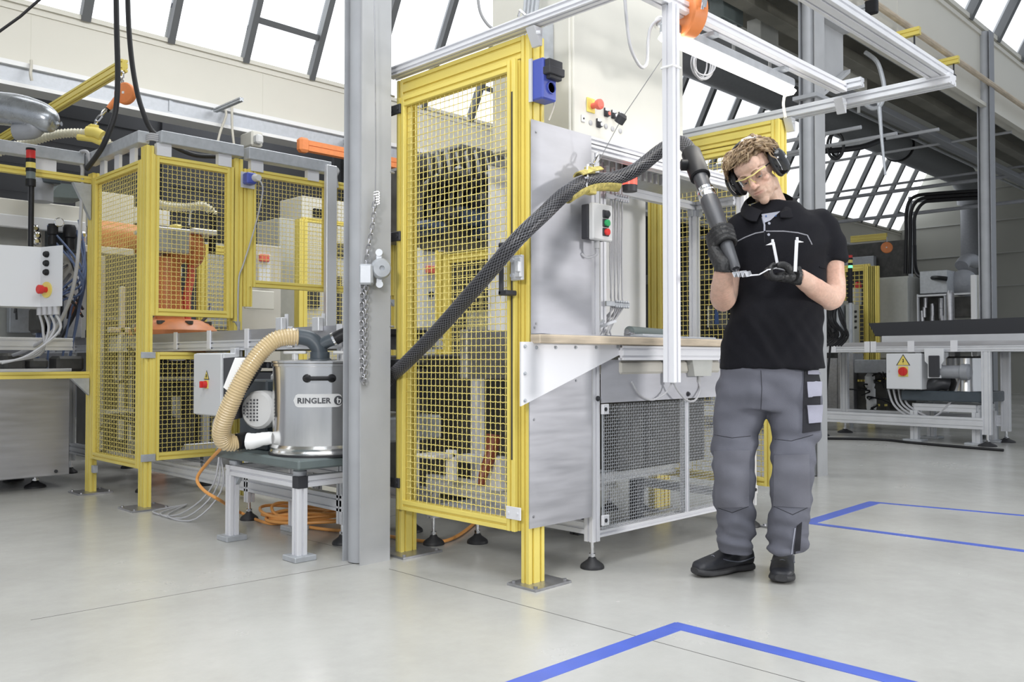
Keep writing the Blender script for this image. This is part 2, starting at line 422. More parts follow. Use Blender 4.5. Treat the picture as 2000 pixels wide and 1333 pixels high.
# ================================================================ GUARD FENCES (yellow T-slot profiles, woven mesh)
def framed(parent, name, o, ex, W, z0, z1, fw=.045, ft=.045, m_='yellow', mm='mesh_yellow', pitch=.029, r=.0021, wave=.0019, nrm=None, mat_label=None):
    """picture-frame panel: 4 profiles + woven mesh; o = corner (u,v,*) on the panel's mid plane"""
    o = V((o[0], o[1], 0)); ex = V(ex); b = B(); h = fw/2
    b.prof(o+ex*h+Z*z0, o+ex*h+Z*z1, fw, ft, ex); b.prof(o+ex*(W-h)+Z*z0, o+ex*(W-h)+Z*z1, fw, ft, ex)
    b.prof(o+ex*fw+Z*(z0+h), o+ex*(W-fw)+Z*(z0+h), fw, ft, Z); b.prof(o+ex*fw+Z*(z1-h), o+ex*(W-fw)+Z*(z1-h), fw, ft, Z)
    f = b.build(name, m_, parent)
    B().mesh(o+ex*fw+Z*(z0+fw), ex, Z, W-2*fw, z1-z0-2*fw, pitch, r, wave).build('wire_mesh', mm, f)
    return f
def post(parent, u0, v0, du, dv, z0, z1, plate=None, m_='yellow'):
    b = B().prof((u0+du/2, v0+dv/2, z0), (u0+du/2, v0+dv/2, z1), du, dv, X, slot=.011)
    p = b.build('post', m_, parent)
    if plate:
        x0, y0, x1, y1 = plate; q = B().bbox((x0, y0, 0), (x1, y1, .010), .001)
        for a in (x0+.02, x1-.02):
            for c in (y0+.02, y1-.02): q.cyl((a, c, .01), (a, c, .018), .008, n=8)
        q.build('base_plate', 'steel', p)
    return p
A = thing('guard_door_fence', 'tall yellow safety door with wire mesh, nearest the camera', 'safety fence', (2.51, 2.414, 0))
post(A, 2.51, 2.414, .09, .045, .01, 2.21, (2.47, 2.34, 2.68, 2.50))
post(A, 2.51, 3.232, .09, .045, .01, 2.21, (2.45, 3.14, 2.68, 3.36))
B().prof((2.533, 2.46, 2.165), (2.533, 3.231, 2.165), .09, .045, Z).build('top_rail', 'yellow', A)
D = framed(A, 'door', (2.5, 2.463), Y, .765, .215, 2.112)
B().box((2.4765, 2.474, .5), (2.479, 2.482, 1.98)).build('seal_strip', 'dark_plastic', D)
for i, z in enumerate((2.06, 1.47, .88, .335)):
    m = B().bbox((2.468, 3.20, z-.022), (2.482, 3.285, z+.022), .003)
    for y in (3.215, 3.268): m.cyl((2.462, y, z), (2.47, y, z), .008, n=10)
    m.build('hinge', 'dark_plastic', A)
m = B().bbox((2.415, 2.475, 1.155), (2.435, 2.495, 1.36), .006)
for z in (1.155, 1.345): m.bbox((2.415, 2.445, z), (2.475, 2.495, z+.02), .004)
m.build('door_handle', 'dark_plastic', A)
m = B().bbox((2.46, 2.408, 1.215), (2.478, 2.47, 1.315), .003).bbox((2.445, 2.402, 1.225), (2.462, 2.432, 1.305), .003).bbox((2.43, 2.396, 1.245), (2.447, 2.414, 1.285), .002)
for z in (1.235, 1.295): m.cyl((2.452, 2.456, z), (2.462, 2.456, z), .009, n=12)
m.build('latch', 'alu', A)
m = B().bbox((2.470, 2.425, .265), (2.477, 2.505, .315), .001)
for y in (2.44, 2.49): m.cyl((2.467, y, .29), (2.471, y, .29), .005, n=8)
m.build('stop_plate', 'alu_bright', A)
# second fence at the far side of the work cell
A2 = thing('guard_door_fence', 'yellow mesh safety door behind the man and the work table', 'safety fence', (4.33, 2.31, 0))
post(A2, 4.33, 2.30, .09, .045, .01, 2.20, (4.28, 2.24, 4.48, 2.40)); post(A2, 4.33, 3.12, .16, .045, .01, 2.20, (4.28, 3.06, 4.48, 3.22))
B().prof((4.353, 2.346, 2.155), (4.353, 3.119, 2.155), .09, .045, Z).build('top_rail', 'yellow', A2)
framed(A2, 'door', (4.345, 2.35), Y, .765, .215, 2.10)
# ---------------------------------------------------------------- overhead aluminium frame
ov = thing('overhead_rail_frame', 'silver aluminium profile frame carried on top of the yellow fences', 'frame', (2.5, 2.4, 2.22))
B().prof((2.50, 3.30, 2.245), (2.50, 1.42, 2.245), .045, .06, Z, cell=.03).build('front_rail', 'alu_bright', ov)
B().prof((4.40, 3.30, 2.232), (4.40, 1.44, 2.232), .05, .09, Z).build('rear_rail', 'alu', ov)
B().prof((2.53, 1.50, 2.27), (4.46, 1.50, 2.27), .09, .045, Y).build('side_rail', 'alu', ov)
B().prof((2.53, 1.93, 2.27), (4.28, 1.93, 2.27), .06, .045, Y).build('lamp_rail', 'alu_bright', ov)
B().prof((4.30, 1.98, 2.285), (4.30, 1.83, 2.285), .045, .045, Z).build('joint_piece', 'alu', ov)
m = B()
for (x, y, z) in ((2.49, 2.405, 2.20), (4.38, 2.30, 2.19), (4.32, 1.99, 2.215)):
    m.prism([(x-.02, y-.01, z+.015), (x+.03, y-.01, z+.015), (x+.03, y-.01, z-.055), (x+.018, y-.01, z-.055)], (0, -.045, 0)); m.cyl((x, y-.05, z-.01), (x+.01, y-.065, z-.01), .009, n=8)
m.build('corner_bracket', 'alu', ov)
m = B()
for k, (x, y) in enumerate(((2.474, 2.44), (2.474, 2.436))): m.tube([(x, y, 2.275), (x-.02, y-.03, 2.285), (x-.01, y-.05, 2.262)], .004, 6)
m.build('cable_clip', 'chrome', ov)
hp = thing('hanging_profile', 'tall white aluminium upright hanging from the overhead frame down in front of the work table', 'profile', (2.75, 1.9, .81))
B().prof((2.752, 1.902, .815), (2.752, 1.902, 2.245), .045, .05, X, slot=.010).build('profile', 'alu_bright', hp)
B().bbox((2.725, 1.872, 2.0), (2.78, 1.932, 2.008), .002).build('cable_tie', 'paper', hp)
# ---------------------------------------------------------------- work station
W = thing('work_station', 'silver aluminium work station with wooden worktop and open cabin', 'work station', (2.91, 2.42, 0))
def foot(parent, u, v, h, r=.052, stem=.009):
    B().lathe([(stem, .03), (stem, h)], (u, v, 0), n=12).lathe([(stem*1.7, .05), (stem*1.7, .062)], (u, v, 0), n=6).build('foot_spindle', 'chrome', parent)
    B().lathe([(r, 0), (r, .008), (r*.93, .016), (r*.4, .036), (r*.3, .046)], (u, v, 0), n=28).build('foot_pad', 'black_rubber', parent)
FV = 2.42
def ppost(u0, v0, z0, z1, s=.05):
    return B().prof((u0+s/2, v0+s/2, z0), (u0+s/2, v0+s/2, z1), s, s, X).build('leg', 'alu_bright', W)
for (u, v) in ((2.91, FV), (4.24, FV), (2.91, 3.15), (4.24, 3.15)):
    ppost(u, v, .115, .95); foot(W, u+.025, v+.025, .12)
m = B()
m.prof((2.935, FV+.05, .17), (2.935, 3.15, .17), .05, .05, Z); m.prof((2.96, FV+.025, .145), (4.24, FV+.025, .145), .03, .05, Z)
m.prof((2.935, FV+.05, .93), (2.935, 3.15, .93), .05, .05, Z); m.prof((4.265, FV+.05, .17), (4.265, 3.15, .17), .05, .05, Z)
m.build('lower_frame', 'alu_bright', W)
# cabin frame
m = B()
m.prof((2.93, 2.445, .995), (2.93, 2.445, 1.80), .06, .05, X); m.prof((2.905, 2.445, 1.852), (4.28, 2.445, 1.852), .03, .05, Z); m.prof((2.905, 2.445, 1.815), (4.28, 2.445, 1.815), .035, .05, Z)
m.prof((4.20, 2.445, .995), (4.20, 2.445, 1.80), .05, .05, X)
m.prof((3.23, 2.64, 1.01), (3.23, 2.64, 1.84), .045, .045, X)
m.build('cabin_frame', 'alu_bright', W)
pb = P(1355, 640, v=3.05); ub = pb.x
m = B().prof((4.17, 2.73, 1.01), (4.17, 2.73, 1.73), .045, .045, X); m.prof((2.96, 2.73, 1.755), (4.25, 2.73, 1.755), .045, .045, Z); m.prof((4.17, 2.47, 1.755), (4.17, 2.70, 1.755), .045, .045, Z)
m.build('inner_frame', 'alu', W)
m = B()
for d in ((.03, 0), (-.03, 0), (0, -.03)): m.obox((4.17+d[0], 2.73+d[1], 1.715), (.03, .03, .035))
m.build('corner_joint', 'galv', W)
B().box((2.93, 2.47, 1.852), (4.22, 3.1, 1.862)).build('cabin_roof', 'galv', W)
B().box((2.93, 3.085, 1.006), (4.20, 3.095, 1.85)).build('back_panel', 'white', W)
m = B()
for i in range(7):
    for j in range(2): m.cyl((3.03+i*.05+j*.45, 2.56+j*.08, 1.85), (3.03+i*.05+j*.45, 2.56+j*.08, 1.80), .011, n=8)
m.build('cable_gland', 'grey_plastic', W)
# worktop
B().bbox((2.50, 2.345, .965), (3.92, 2.40, 1.0), .004).bbox((2.97, 2.40, .965), (3.92, 3.08, 1.0), .004).build('worktop', 'wood_board', W)
B().box((2.505, 2.350, 1.0005), (3.93, 2.40, 1.004)).box((2.97, 2.40, 1.0005), (3.93, 3.08, 1.004)).build('top_sheet', 'brushed', W)
m = B().prof((3.05, 2.375, .93), (3.86, 2.375, .93), .065, .03, Z, cell=.0325); m.prof((3.885, 2.355, .93), (3.885, 2.9, .93), .065, .035, Z, cell=.0325)
m.build('table_rail', 'alu_bright', W)
B().bbox((3.08, 2.40, .835), (3.9, 2.9, .895), .01).build('drawer_housing', 'beige', W)
# sheets and bracket
def bolt(m, c, n, r=.008, h=.006):
    c = V(c); n = V(n); m.cyl(c, c+n*h*.4, r*1.5, n=14); m.cyl(c+n*h*.4, c+n*h, r, n=6)
s1 = B().box((2.512, 2.402, .998), (2.884, 2.406, 1.861)).build('upper_side_sheet', 'alu_sheet', W)
m = B()
for p in ((1047, 258), (1047, 632), (1044, 640)): bolt(m, P(*p, v=2.402), -Y, .004, .004)
m.build('screw', 'steel', s1)
s2 = B().box((2.50, 2.402, .232), (2.884, 2.406, .96)).build('lower_side_sheet', 'brushed', W)
m = B()
for p in ((1043, 820), (1042, 1010), (1125, 744)): bolt(m, P(*p, v=2.402), -Y, .004, .004)
m.build('screw', 'steel', s2)
v_ = 2.385
tp = [P(1018, 668, v=v_), P(1217, 667, v=v_), P(1217, 690, v=v_), P(1018, 794, v=v_)]
tb = B().prism(tp, (0, .008, 0)).build('gusset_plate', 'alu_bright', W)
m = B()
for p in ((1025, 677), (1047, 679), (1085, 679), (1124, 679), (1164, 679), (1206, 678), (1025, 730), (1025, 783)): bolt(m, P(*p, v=v_), -Y, .005, .008)
m.build('bolt', 'galv', tb)
s3 = B().box((2.958, 2.410, .712), (4.28, 2.414, .90)).build('apron_sheet', 'alu_sheet', W)
m = B()
for p in ((1167, 779), (1343, 770)): bolt(m, P(*p, v=2.41), -Y, .008, .012)
m.build('screw', 'dark_plastic', s3)
um = P(1341, 900, v=2.415).x
for a, b in ((2.968, um-.012), (um+.012, 4.23)):
    f = B().box((a, 2.412, .165), (a+.006, 2.418, .70)).box((b-.006, 2.412, .165), (b, 2.418, .70)).build('mesh_edge', 'galv', W)
    B().mesh((a, 2.414, .165), X, Z, b-a, .54, .0137, .0011, .0009, 1).build('wire_mesh', 'galv', f)
m = B().prof((um, 2.43, .16), (um, 2.43, .71), .03, .03, X)
for (u, z) in ((2.985, .685), (2.985, .205), (4.25, .205), (4.25, .685)): m.bbox((u-.03, 2.398, z-.022), (u+.012, 2.412, z+.022), .002)
m.build('mesh_clip', 'alu_bright', W)
m = B()
for (u, z) in ((2.972, .685), (2.972, .205), (4.24, .205), (4.24, .685)): bolt(m, (u, 2.398, z), -Y, .006, .005)
m.build('clip_bolt', 'dark_plastic', W)
# under-table switch box with cable
sb = thing('switch_box', 'small beige junction box with looping cables under the worktop', 'junction box', (3.72, 2.36, .78))
B().prism([(3.60, 2.37, .90), (3.78, 2.37, .90), (3.765, 2.37, .82), (3.62, 2.37, .82)], (0, .10, 0)).build('housing', 'cabinet_grey', sb)
m = B().cyl((3.71, 2.41, .82), (3.71, 2.41, .79), .012); m.cyl((3.425, 2.36, .90), (3.425, 2.36, .79), .016); m.build('cable_gland', 'grey_plastic', sb)
B().tube([(3.71, 2.41, .79), (3.71, 2.40, .755), (3.64, 2.38, .705), (3.54, 2.36, .705), (3.46, 2.355, .75), (3.42, 2.36, .80)], .005, 8, k=6).tube([(3.425, 2.37, .79), (3.40, 2.38, .75), (3.32, 2.40, .715), (3.22, 2.40, .74), (3.16, 2.40, .80)], .005, 8, k=6).build('cable', 'cable_grey', sb)
# table objects: clamps and rollers
def clampobj(loc, rz, label):
    t = thing('toggle_clamp', label, 'clamp', loc)
    R = Matrix.Rotation(rz, 4, 'Z'); T = Matrix.Translation(V(loc)) @ R
    B().bbox((-.02, -.06, 0), (.02, .02, .006), .001).bbox((-.012, -.03, .006), (.012, .0, .05), .002).xf(T).build('base', 'steel', t)
    B().obox((0, .05, .045), (.014, .16, .012), up=(0, -.35, 1)).xf(T).build('arm', 'alu', t)
    B().obox((.0, -.02, .09), (.016, .018, .10), up=(0, .5, 1)).xf(T).build('lever', 'galv', t)
clampobj((2.95, 2.47, 1.004), radians(-80), 'silver toggle clamp lying at the left end of the worktop')
clampobj((3.05, 2.56, 1.004), radians(-140), 'steel toggle clamp just right of the other clamp, below the grey cables')
r_ = thing('roller_fixture', 'dark steel roller lying on the worktop behind the white upright', 'roller', (3.3, 2.75, 1.004))
a, b = V((3.30, 2.52, 1.032)), V((3.95-.1, 2.66, 1.032))
B().cyl(a, b, .026, n=20).build('roller', 'dark_green_grey', r_)
B().cyl(a-(b-a).normalized()*.03, a, .012).cyl(b, b+(b-a).normalized()*.03, .012).build('shaft', 'chrome', r_)
m = B()
for p in (a, b): m.obox(p-V((0, 0, .018)), (.012, .05, .026), b-a)
m.build('bearing', 'steel', r_)
solo('clamp_bar', B().bbox((3.2, 2.40, 1.005), (3.86, 2.44, 1.012), .002).bbox((3.3, 2.44, 1.005), (3.6, 2.5, 1.02), .003), 'galv', 'flat steel bars lying along the front edge of the worktop', 'bar')
sp = thing('pipe_clamp', 'small round chrome clamp standing on the worktop right of the white upright', 'clamp', (3.78, 2.62, 1.004))
B().bbox((3.74, 2.6, 1.004), (3.84, 2.66, 1.012), .002).build('base', 'galv', sp); B().tube([(3.76, 2.62, 1.01), (3.765, 2.62, 1.05), (3.785, 2.62, 1.065), (3.805, 2.62, 1.05), (3.81, 2.62, 1.01)], .010, 8, k=4).build('loop', 'chrome', sp)
# cable bundle inside the cabin
cb = thing('cable_bundle', 'bundle of grey cables running down inside the cabin', 'cables', (3.14, 2.60, 1.05))
for i in range(9):
    a = i*.0115; j = (i*7) % 5*.004
    B().tube([(3.275+a, 2.61+j, 1.84), (3.275+a+j*.5, 2.61+j, 1.6), (3.275+a, 2.615, 1.4), (3.278+a-j*.4, 2.61+j, 1.2), (3.275+a, 2.61, 1.15), (3.25+a*.7-(i % 3)*.02, 2.60+j*3, 1.06), (3.20+a*.5-(i % 2)*.03, 2.57+j*4, 1.012)], .0042, 6, k=4).build('cable', 'cable_grey', cb)
m = B()
for z in (1.165, 1.675):
    m.bbox((3.22, 2.592, z-.012), (3.40, 2.602, z+.012), .002)
    for i in range(6):
        m.ball((3.29+i*.018, 2.588, z+.012), .007, 8, 6); m.ball((3.29+i*.018, 2.588, z-.012), .007, 8, 6)
m.build('clamp_strip', 'galv', cb)
rl = thing('signal_lamp', 'red warning lamp hanging from the cabin roof behind the black hose', 'lamp', (3.18, 2.62, 1.7))
lc = P(1230, 353, v=2.50)
B().lathe([(.033, .03), (.033, .10)], lc).build('cap', 'black', rl); B().lathe([(.034, -.026), (.035, .03)], lc).build('lens', 'lamp_red', rl); B().lathe([(.034, -.052), (.036, -.022)], lc).build('base', 'dark_plastic', rl)
# clear bag hanging right of inner post
bgp = thing('plastic_bag', 'clear plastic bag with blue and yellow slips hanging on the rear mesh', 'bag', (4.1, 2.9, 1.2))
q = [P(1382, 598, u=4.29), P(1420, 598, u=4.29), P(1420, 640, u=4.29), P(1382, 640, u=4.29)]
B().prism([q[3], q[2], q[1], q[0]], (.01, 0, 0)).build('film', 'glass_clear', bgp)
B().prism([P(1395, 634, u=4.293), P(1404, 634, u=4.293), P(1403, 612, u=4.293), P(1397, 602, u=4.293)][::-1], (.004, 0, 0)).build('slip', 'blue', bgp)
# control cabinet with buttons
K = thing('control_cabinet', 'tall cream control cabinet with a row of push buttons', 'control cabinet', (2.85, 2.5, 1.88))
cv = 2.50; cu0 = P(1116, 200, v=cv).x; cu1 = P(1334, 100, v=cv).x
B().bbox((cu0, cv+.012, 1.88), (cu1, 3.0, 3.1), .004).build('body', 'cream', K)
B().bbox((cu0+.014, cv, 1.885), (cu1, cv+.02, 3.1), .005).build('door', 'cream', K)
B().bbox((cu0-.09, 2.60, 2.17), (cu0, 2.75, 2.40), .006).build('side_bracket', 'galv', K)
def cabpt(px, py): return P(px, py, v=cv)
es = B(); c = cabpt(1155, 208)
es.bbox((c.x-.035, cv-.006, c.z-.03), (c.x+.02, cv, c.z+.035), .002); em = es.build('emergency_stop', 'yellow', K, label='red mushroom button on a yellow plate')
B().lathe([(.013, 0), (.013, .03), (.021, .034), (.024, .045), (.022, .055), (.012, .06)], (c.x, cv, c.z), -Y, 24).build('button_cap', 'red_soft', em)
for k, (px, py) in enumerate(((1183, 221), (1197, 225), (1211, 229), (1168, 242))):
    c = cabpt(px, py); b_ = B().bbox((c.x-.014, cv-.008, c.z-.018), (c.x+.014, cv, c.z+.022), .002).lathe([(.013, .008), (.013, .02), (.009, .022)], (c.x, cv, c.z-.006), -Y, 16).build('push_button', 'dark_plastic', K)
    B().box((c.x-.012, cv-.0095, c.z+.009), (c.x+.012, cv-.008, c.z+.022)).build('name_tag', 'paper', b_)
    B().lathe([(.009, .022), (.0085, .024), (.003, .0245)], (c.x, cv, c.z-.006), -Y, 14).build('cap', ('red_soft', 'light_plastic', 'light_plastic', 'light_plastic')[k], b_)
for (px, py) in ((1153, 240), (1183, 247), (1196, 252), (1211, 256)):
    c = cabpt(px, py); B().lathe([(.012, 0), (.012, .003), (.008, .006), (.002, .007)], (c.x, cv, c.z), -Y, 18).build('blanking_plug', 'grey_plastic', K)
c = cabpt(1138, 232); lk = B().bbox((c.x-.012, cv-.006, c.z-.016), (c.x+.012, cv, c.z+.016), .002).build('lock', 'light_plastic', K); B().lathe([(.005, .006), (.005, .008)], (c.x, cv, c.z), -Y, 4).build('keyhole', 'black', lk)
# blue socket box on the yellow post
sk = thing('socket_box', 'blue power socket box on top of the near yellow post', 'socket box', (2.56, 2.38, 1.98))
a = P(1047, 115, v=2.40); 
u0_, z1_ = 2.51, 2.10; z0_ = 1.935
B().bbox((2.517, 2.345, z0_), (2.60, 2.412, z1_), .006).build('housing', 'blue_box', sk)
B().box((2.507, 2.398, z0_-.005), (2.515, 2.413, z1_+.003)).build('edge_strip', 'light_plastic', sk)
B().bbox((2.527, 2.318, 2.052), (2.607, 2.345, 2.092), .003).bbox((2.521, 2.312, 2.03), (2.613, 2.35, 2.062), .003).bbox((2.535, 2.32, 2.015), (2.605, 2.345, 2.032), .003).build('flap', 'dark_plastic', sk)
so = B().lathe([(.024, 0), (.024, .006), (.021, .006), (.020, -.006), (.002, -.007)], (2.565, 2.345, 1.985), -Y, 28).build('socket', 'blue_box', sk)
B().lathe([(.0185, -.0035), (.0185, -.003)], (2.565, 2.345, 1.985), -Y, 24).build('socket_well', 'blue', so)
B().tube([(2.605, 2.37, 2.0), (2.62, 2.375, 1.98), (2.62, 2.38, 1.93), (2.60, 2.39, 1.87)], .004, 8, k=5).build('cable', 'cable_beige', sk)
# pendant control box in front of the upper sheet
pc = thing('pendant_control_box', 'grey push button box with black, green and red buttons in front of the cabin post', 'control box', (2.92, 2.36, 1.5))
p0 = P(1146, 398, v=2.34); p1 = P(1185, 472, v=2.34); u0, u1, z0, z1 = p0.x, p1.x, p1.z, p0.z; um_ = u0+(u1-u0)*.42
B().bbox((u0, 2.335, z0), (u1, 2.372, z1), .004).build('back_shell', 'dark_plastic', pc)
B().bbox((u0+.006, 2.31, z0-.004), (u1+.004, 2.337, z1+.004), .005).build('front_shell', 'light_plastic', pc)
for k, mm in enumerate(('dark_plastic', 'green', 'red')):
    z = z1-(z1-z0)*(.26+.26*k); uc = (u0+u1)/2+.02
    q = B().bbox((uc-.02, 2.304, z-.017), (uc+.02, 2.312, z+.017), .003).build('button_frame', 'dark_plastic', pc); B().lathe([(.0145, 0), (.0145, .012), (.010, .014)], (uc, 2.306, z), -Y, 20).build('button', mm, q)
uc = (u0+u1)/2
B().cyl((uc, 2.34, z0), (uc, 2.34, z0-.035), .012).build('cable_gland', 'grey_plastic', pc)
B().tube([(uc, 2.34, z0-.03), (uc+.008, 2.35, z0-.06), (uc-.01, 2.385, z0-.07), (uc-.03, 2.40, z0-.055)], .006, 8, k=5).build('cable', 'cable_grey', pc)
B().bbox((uc-.02, 2.37, z0+.02), (uc+.03, 2.425, z1-.02), .002).build('mounting_bracket', 'galv', pc)
# ================================================================ LEFT WORK CELL
LV = 5.30; LU = 2.17
def uu(px, v=LV): return P(px, 500, v=v).x
def zz(px, py, v=LV): return P(px, py, v=v).z
def vv(px, u=LU): return P(px, 500, u=u).y
Lc = thing('guard_cell_fence', 'yellow profile and mesh guard fence around the left robot cell', 'safety fence', (LU, LV, 0))
post(Lc, LU, LV, .045, .09, .01, 2.205, (2.07, 5.22, 2.30, 5.44))
post(Lc, LU, 6.19, .045, .09, .01, 2.17, (2.08, 6.12, 2.30, 6.33))
framed(Lc, 'side_panel', (LU+.0225, 5.392), Y, .797, .235, 2.13, pitch=.029, r=.0018)
ua, ub_ = uu(296), uu(456)
framed(Lc, 'hatch_panel', (ua, LV+.02), X, ub_-ua, zz(452, 622), 2.155, pitch=.029, r=.0018)
post(Lc, uu(460), LV+.01, .055, .07, .9, 2.22)
post(Lc, uu(477), LV-.0, .06, .03, 1.25, 2.16)
uc, ud = uu(482), uu(640)
framed(Lc, 'hatch_panel', (uc+.02, LV+.02), X, ud-uc, zz(560, 565), 2.165, pitch=.029, r=.0018)
ue, uf = ud+.02, uu(770)
framed(Lc, 'hatch_panel', (ue, LV+.02), X, uf-ue, zz(730, 575), 2.175, pitch=.029, r=.0018)
post(Lc, uf+.005, LV, .09, .045, .9, 2.22)
ug, uh = uu(306), uu(478)
framed(Lc, 'floor_panel', (ug-.02, LV+.02), X, uh-ug, zz(380, 894), zz(306, 688), pitch=.029, r=.0018)
post(Lc, uh, LV, .045, .045, .01, 1.0)
m = B()
for py in (694, 895):
    a, b = P(275, py-6, v=LV-.005), P(303, py+6, v=LV-.005); m.bbox((a.x, LV-.012, b.z), (b.x, LV-.003, a.z), .001)
m.build('hinge_plate', 'galv', Lc)
m = B(); c = P(458, 628, v=LV); m.prism([c, c+V((.04, 0, 0)), c+V((.04, 0, -.06))], (0, .03, 0)); c = P(760, 585, v=LV); m.prism([c, c+V((.05, 0, 0)), c+V((.05, 0, -.05))], (0, .03, 0))
c = P(178, 918, u=LU); m.bbox(c-V((.0, .04, .02)), c+V((.03, 0, .03)), .002)
m.build('bracket', 'galv', Lc)
# fence wing running off to the left
m = B(); 
for (za, zb) in ((2.10, 2.145), (.775, .82)): m.prof((-1.5, 6.24, (za+zb)/2), (LU, 6.24, (za+zb)/2), .045, .045, Z)
m.build('wing_rail', 'yellow', Lc)
m = B().prism([(2.05, 6.2, 2.09), (2.165, 6.2, 2.09), (2.165, 6.2, 1.85)], (0, .04, 0)).prism([(2.05, 6.2, .775), (2.165, 6.2, .775), (2.165, 6.2, .66)], (0, .04, 0))
m.build('gusset', 'galv', Lc)
# cable duct on top
dk = thing('cable_duct', 'grey steel cable duct running round the top of the left yellow fence', 'cable duct', (LU, LV, 2.2))
def dct(a, b, w_=.07): return B().bbox(a, b, .004).build('channel', 'galv', dk)
dct((2.14, 5.36, 2.225), (2.21, 6.25, 2.30)); dct((2.24, 5.26, 2.225), (uu(470), 5.34, 2.30)); dct((uu(480), 5.26, 2.22), (uu(641), 5.34, 2.30)); dct((-1.5, 6.2, 2.22), (2.12, 6.28, 2.30))
m = B()
for u in (uu(318), uu(437), uu(500), uu(610)): m.box((u-.045, 5.29, 2.15), (u+.045, 5.33, 2.225))
for v in (5.55, 5.8, 6.05): m.box((2.18, v-.04, 2.13), (2.20, v+.04, 2.225))
m.box((1.8, 6.22, 2.14), (1.95, 6.26, 2.22))
m.build('stand_off', 'alu_bright', dk)
m = B()
for i in range(4): m.tube([(2.19, 5.36, 2.24+i*.012), (2.20, 5.32, 2.245+i*.012), (2.24, 5.30, 2.24+i*.012)], .006, 6, k=3)
m.build('cable', 'cable_grey', dk)
m = B().tube([(uu(640)-.03, 5.29, 2.26), (uu(640)+.06, 5.28, 2.255), (uu(648), 5.265, 2.20), (uu(650), 5.26, 2.12)], .018, 8, k=5)
m.build('cable', 'cable_grey', dk)
B().bbox((uu(635, 5.25), 5.23, zz(640, 648, 5.24)), (uu(655, 5.25), 5.27, zz(640, 322, 5.24)), .004).build('down_channel', 'alu', dk)
# blue socket box, left
sk2 = thing('socket_box', 'small blue socket box with round plug on the left cell fence', 'socket box', (uu(480), LV-.05, 2.05))
a, b = P(470, 335, v=LV-.03), P(497, 370, v=LV-.03)
B().box((a.x, LV-.035, b.z), (b.x, LV-.03, a.z)).build('plate', 'alu', sk2)
B().bbox((a.x+.01, LV-.10, b.z+.02), (b.x-.02, LV-.035, a.z-.01), .008).build('housing', 'blue_box', sk2)
B().cyl((b.x-.035, LV-.10, b.z+.06), (b.x-.035, LV-.15, b.z+.055), .025, .02).build('plug', 'light_plastic', sk2)
B().tube([(b.x-.035, LV-.14, b.z+.05), (b.x, LV-.14, b.z-.02), (b.x-.01, LV-.06, b.z-.25), (b.x-.07, LV-.02, b.z-.5), (b.x-.10, LV-.012, b.z-.62), (b.x-.10, LV-.012, b.z-1.0)], .005, 6, k=5).build('cable', 'cable_grey', sk2)
solo('thin_cable', B().tube([P(161, 330, u=2.12), P(156, 300, u=2.10), P(170, 297, u=2.12), P(176, 315, u=2.14)], .012, 8, k=6).tube([P(161, 330, u=2.12), P(158, 420, u=2.1), P(150, 520, u=2.05), P(135, 590, u=2.0), P(105, 645, u=1.95), P(60, 680, u=1.9), P(10, 700, u=1.85)], .012, 8, k=8), 'cable_grey', 'thick grey cable sweeping down in front of the left machine', 'cable')
# ---------------------------------------------------------------- conveyor running to the main cell
def conveyor(label, u0, u1, v0, v1, zt, legs, rail_z, side='brushed', belt='black_rubber', zb=None, lip=True):
    t = thing('belt_conveyor', label, 'conveyor', (u0, v0, 0))
    B().box((u0, v0, zt-.055), (u0+.006, v1, zt)).box((u1-.006, v0, zt-.055), (u1, v1, zt)).build('side_plate', side, t)
    B().box((u0+.02, v0, zt-.045), (u1-.02, v1, zt-.02)).build('belt', belt, t)
    for u in (u0+.0, u1-.045): B().prof((u+.0225, v0, zt-.085), (u+.0225, v1, zt-.085), .06, .045, Z, cell=.03).build('rail', 'alu', t)
    m = B(); v = v0+.2
    while v < v1: m.bbox((u0-.006, v-.022, zt-.105), (u0+.002, v+.022, zt+.006), .001); v += .46
    m.build('side_clamp', 'alu_bright', t)
    for v in legs:
        for u in (u0+.02, u1-.03):
            B().prof((u, v, .10), (u, v, zt-.115), .045, .045, X).build('leg', 'alu', t)
            foot(t, u, v, .11, .05)
    for u in (u0+.02, u1-.03): B().prof((u, v0+.02, rail_z), (u, v1, rail_z), .08, .045, Z, cell=.04).build('stretcher', 'alu', t)
    return t
cz = P(288, 654, u=2.43).z
cvA = conveyor('aluminium conveyor behind the steel drum, leaving the left yellow cell', 2.43, 2.92, 3.42, 8.0, cz, (3.62, 4.54, 6.0, 7.4), P(360, 922, u=2.43).z)
m = B()
for (px, py) in ((560, 632), (632, 632), (470, 690), (505, 690)):
    c = P(px, py, u=2.45); m.bbox((2.40, c.y-.03, c.z-.04), (2.43, c.y+.03, c.z+.03), .003); m.cyl((2.45, c.y, c.z-.03), (2.45, c.y, c.z+.05), .012, n=8)
m.build('sensor_holder', 'alu', cvA)
m = B(); 
for i in range(26): m.cyl((2.47, 3.5+i*.11, cz-.20), (2.88, 3.5+i*.11, cz-.20), .016, n=8)
m.box((2.47, 3.45, cz-.36), (2.88, 5.0, cz-.24))
m.build('roller_bed', 'dark_plastic', cvA)
B().bbox((2.46, 3.40, .50), (2.90, 4.4, .62), .01).bbox((2.5, 3.42, .66), (2.56, 5.2, .70)).build('cross_tray', 'galv', cvA)
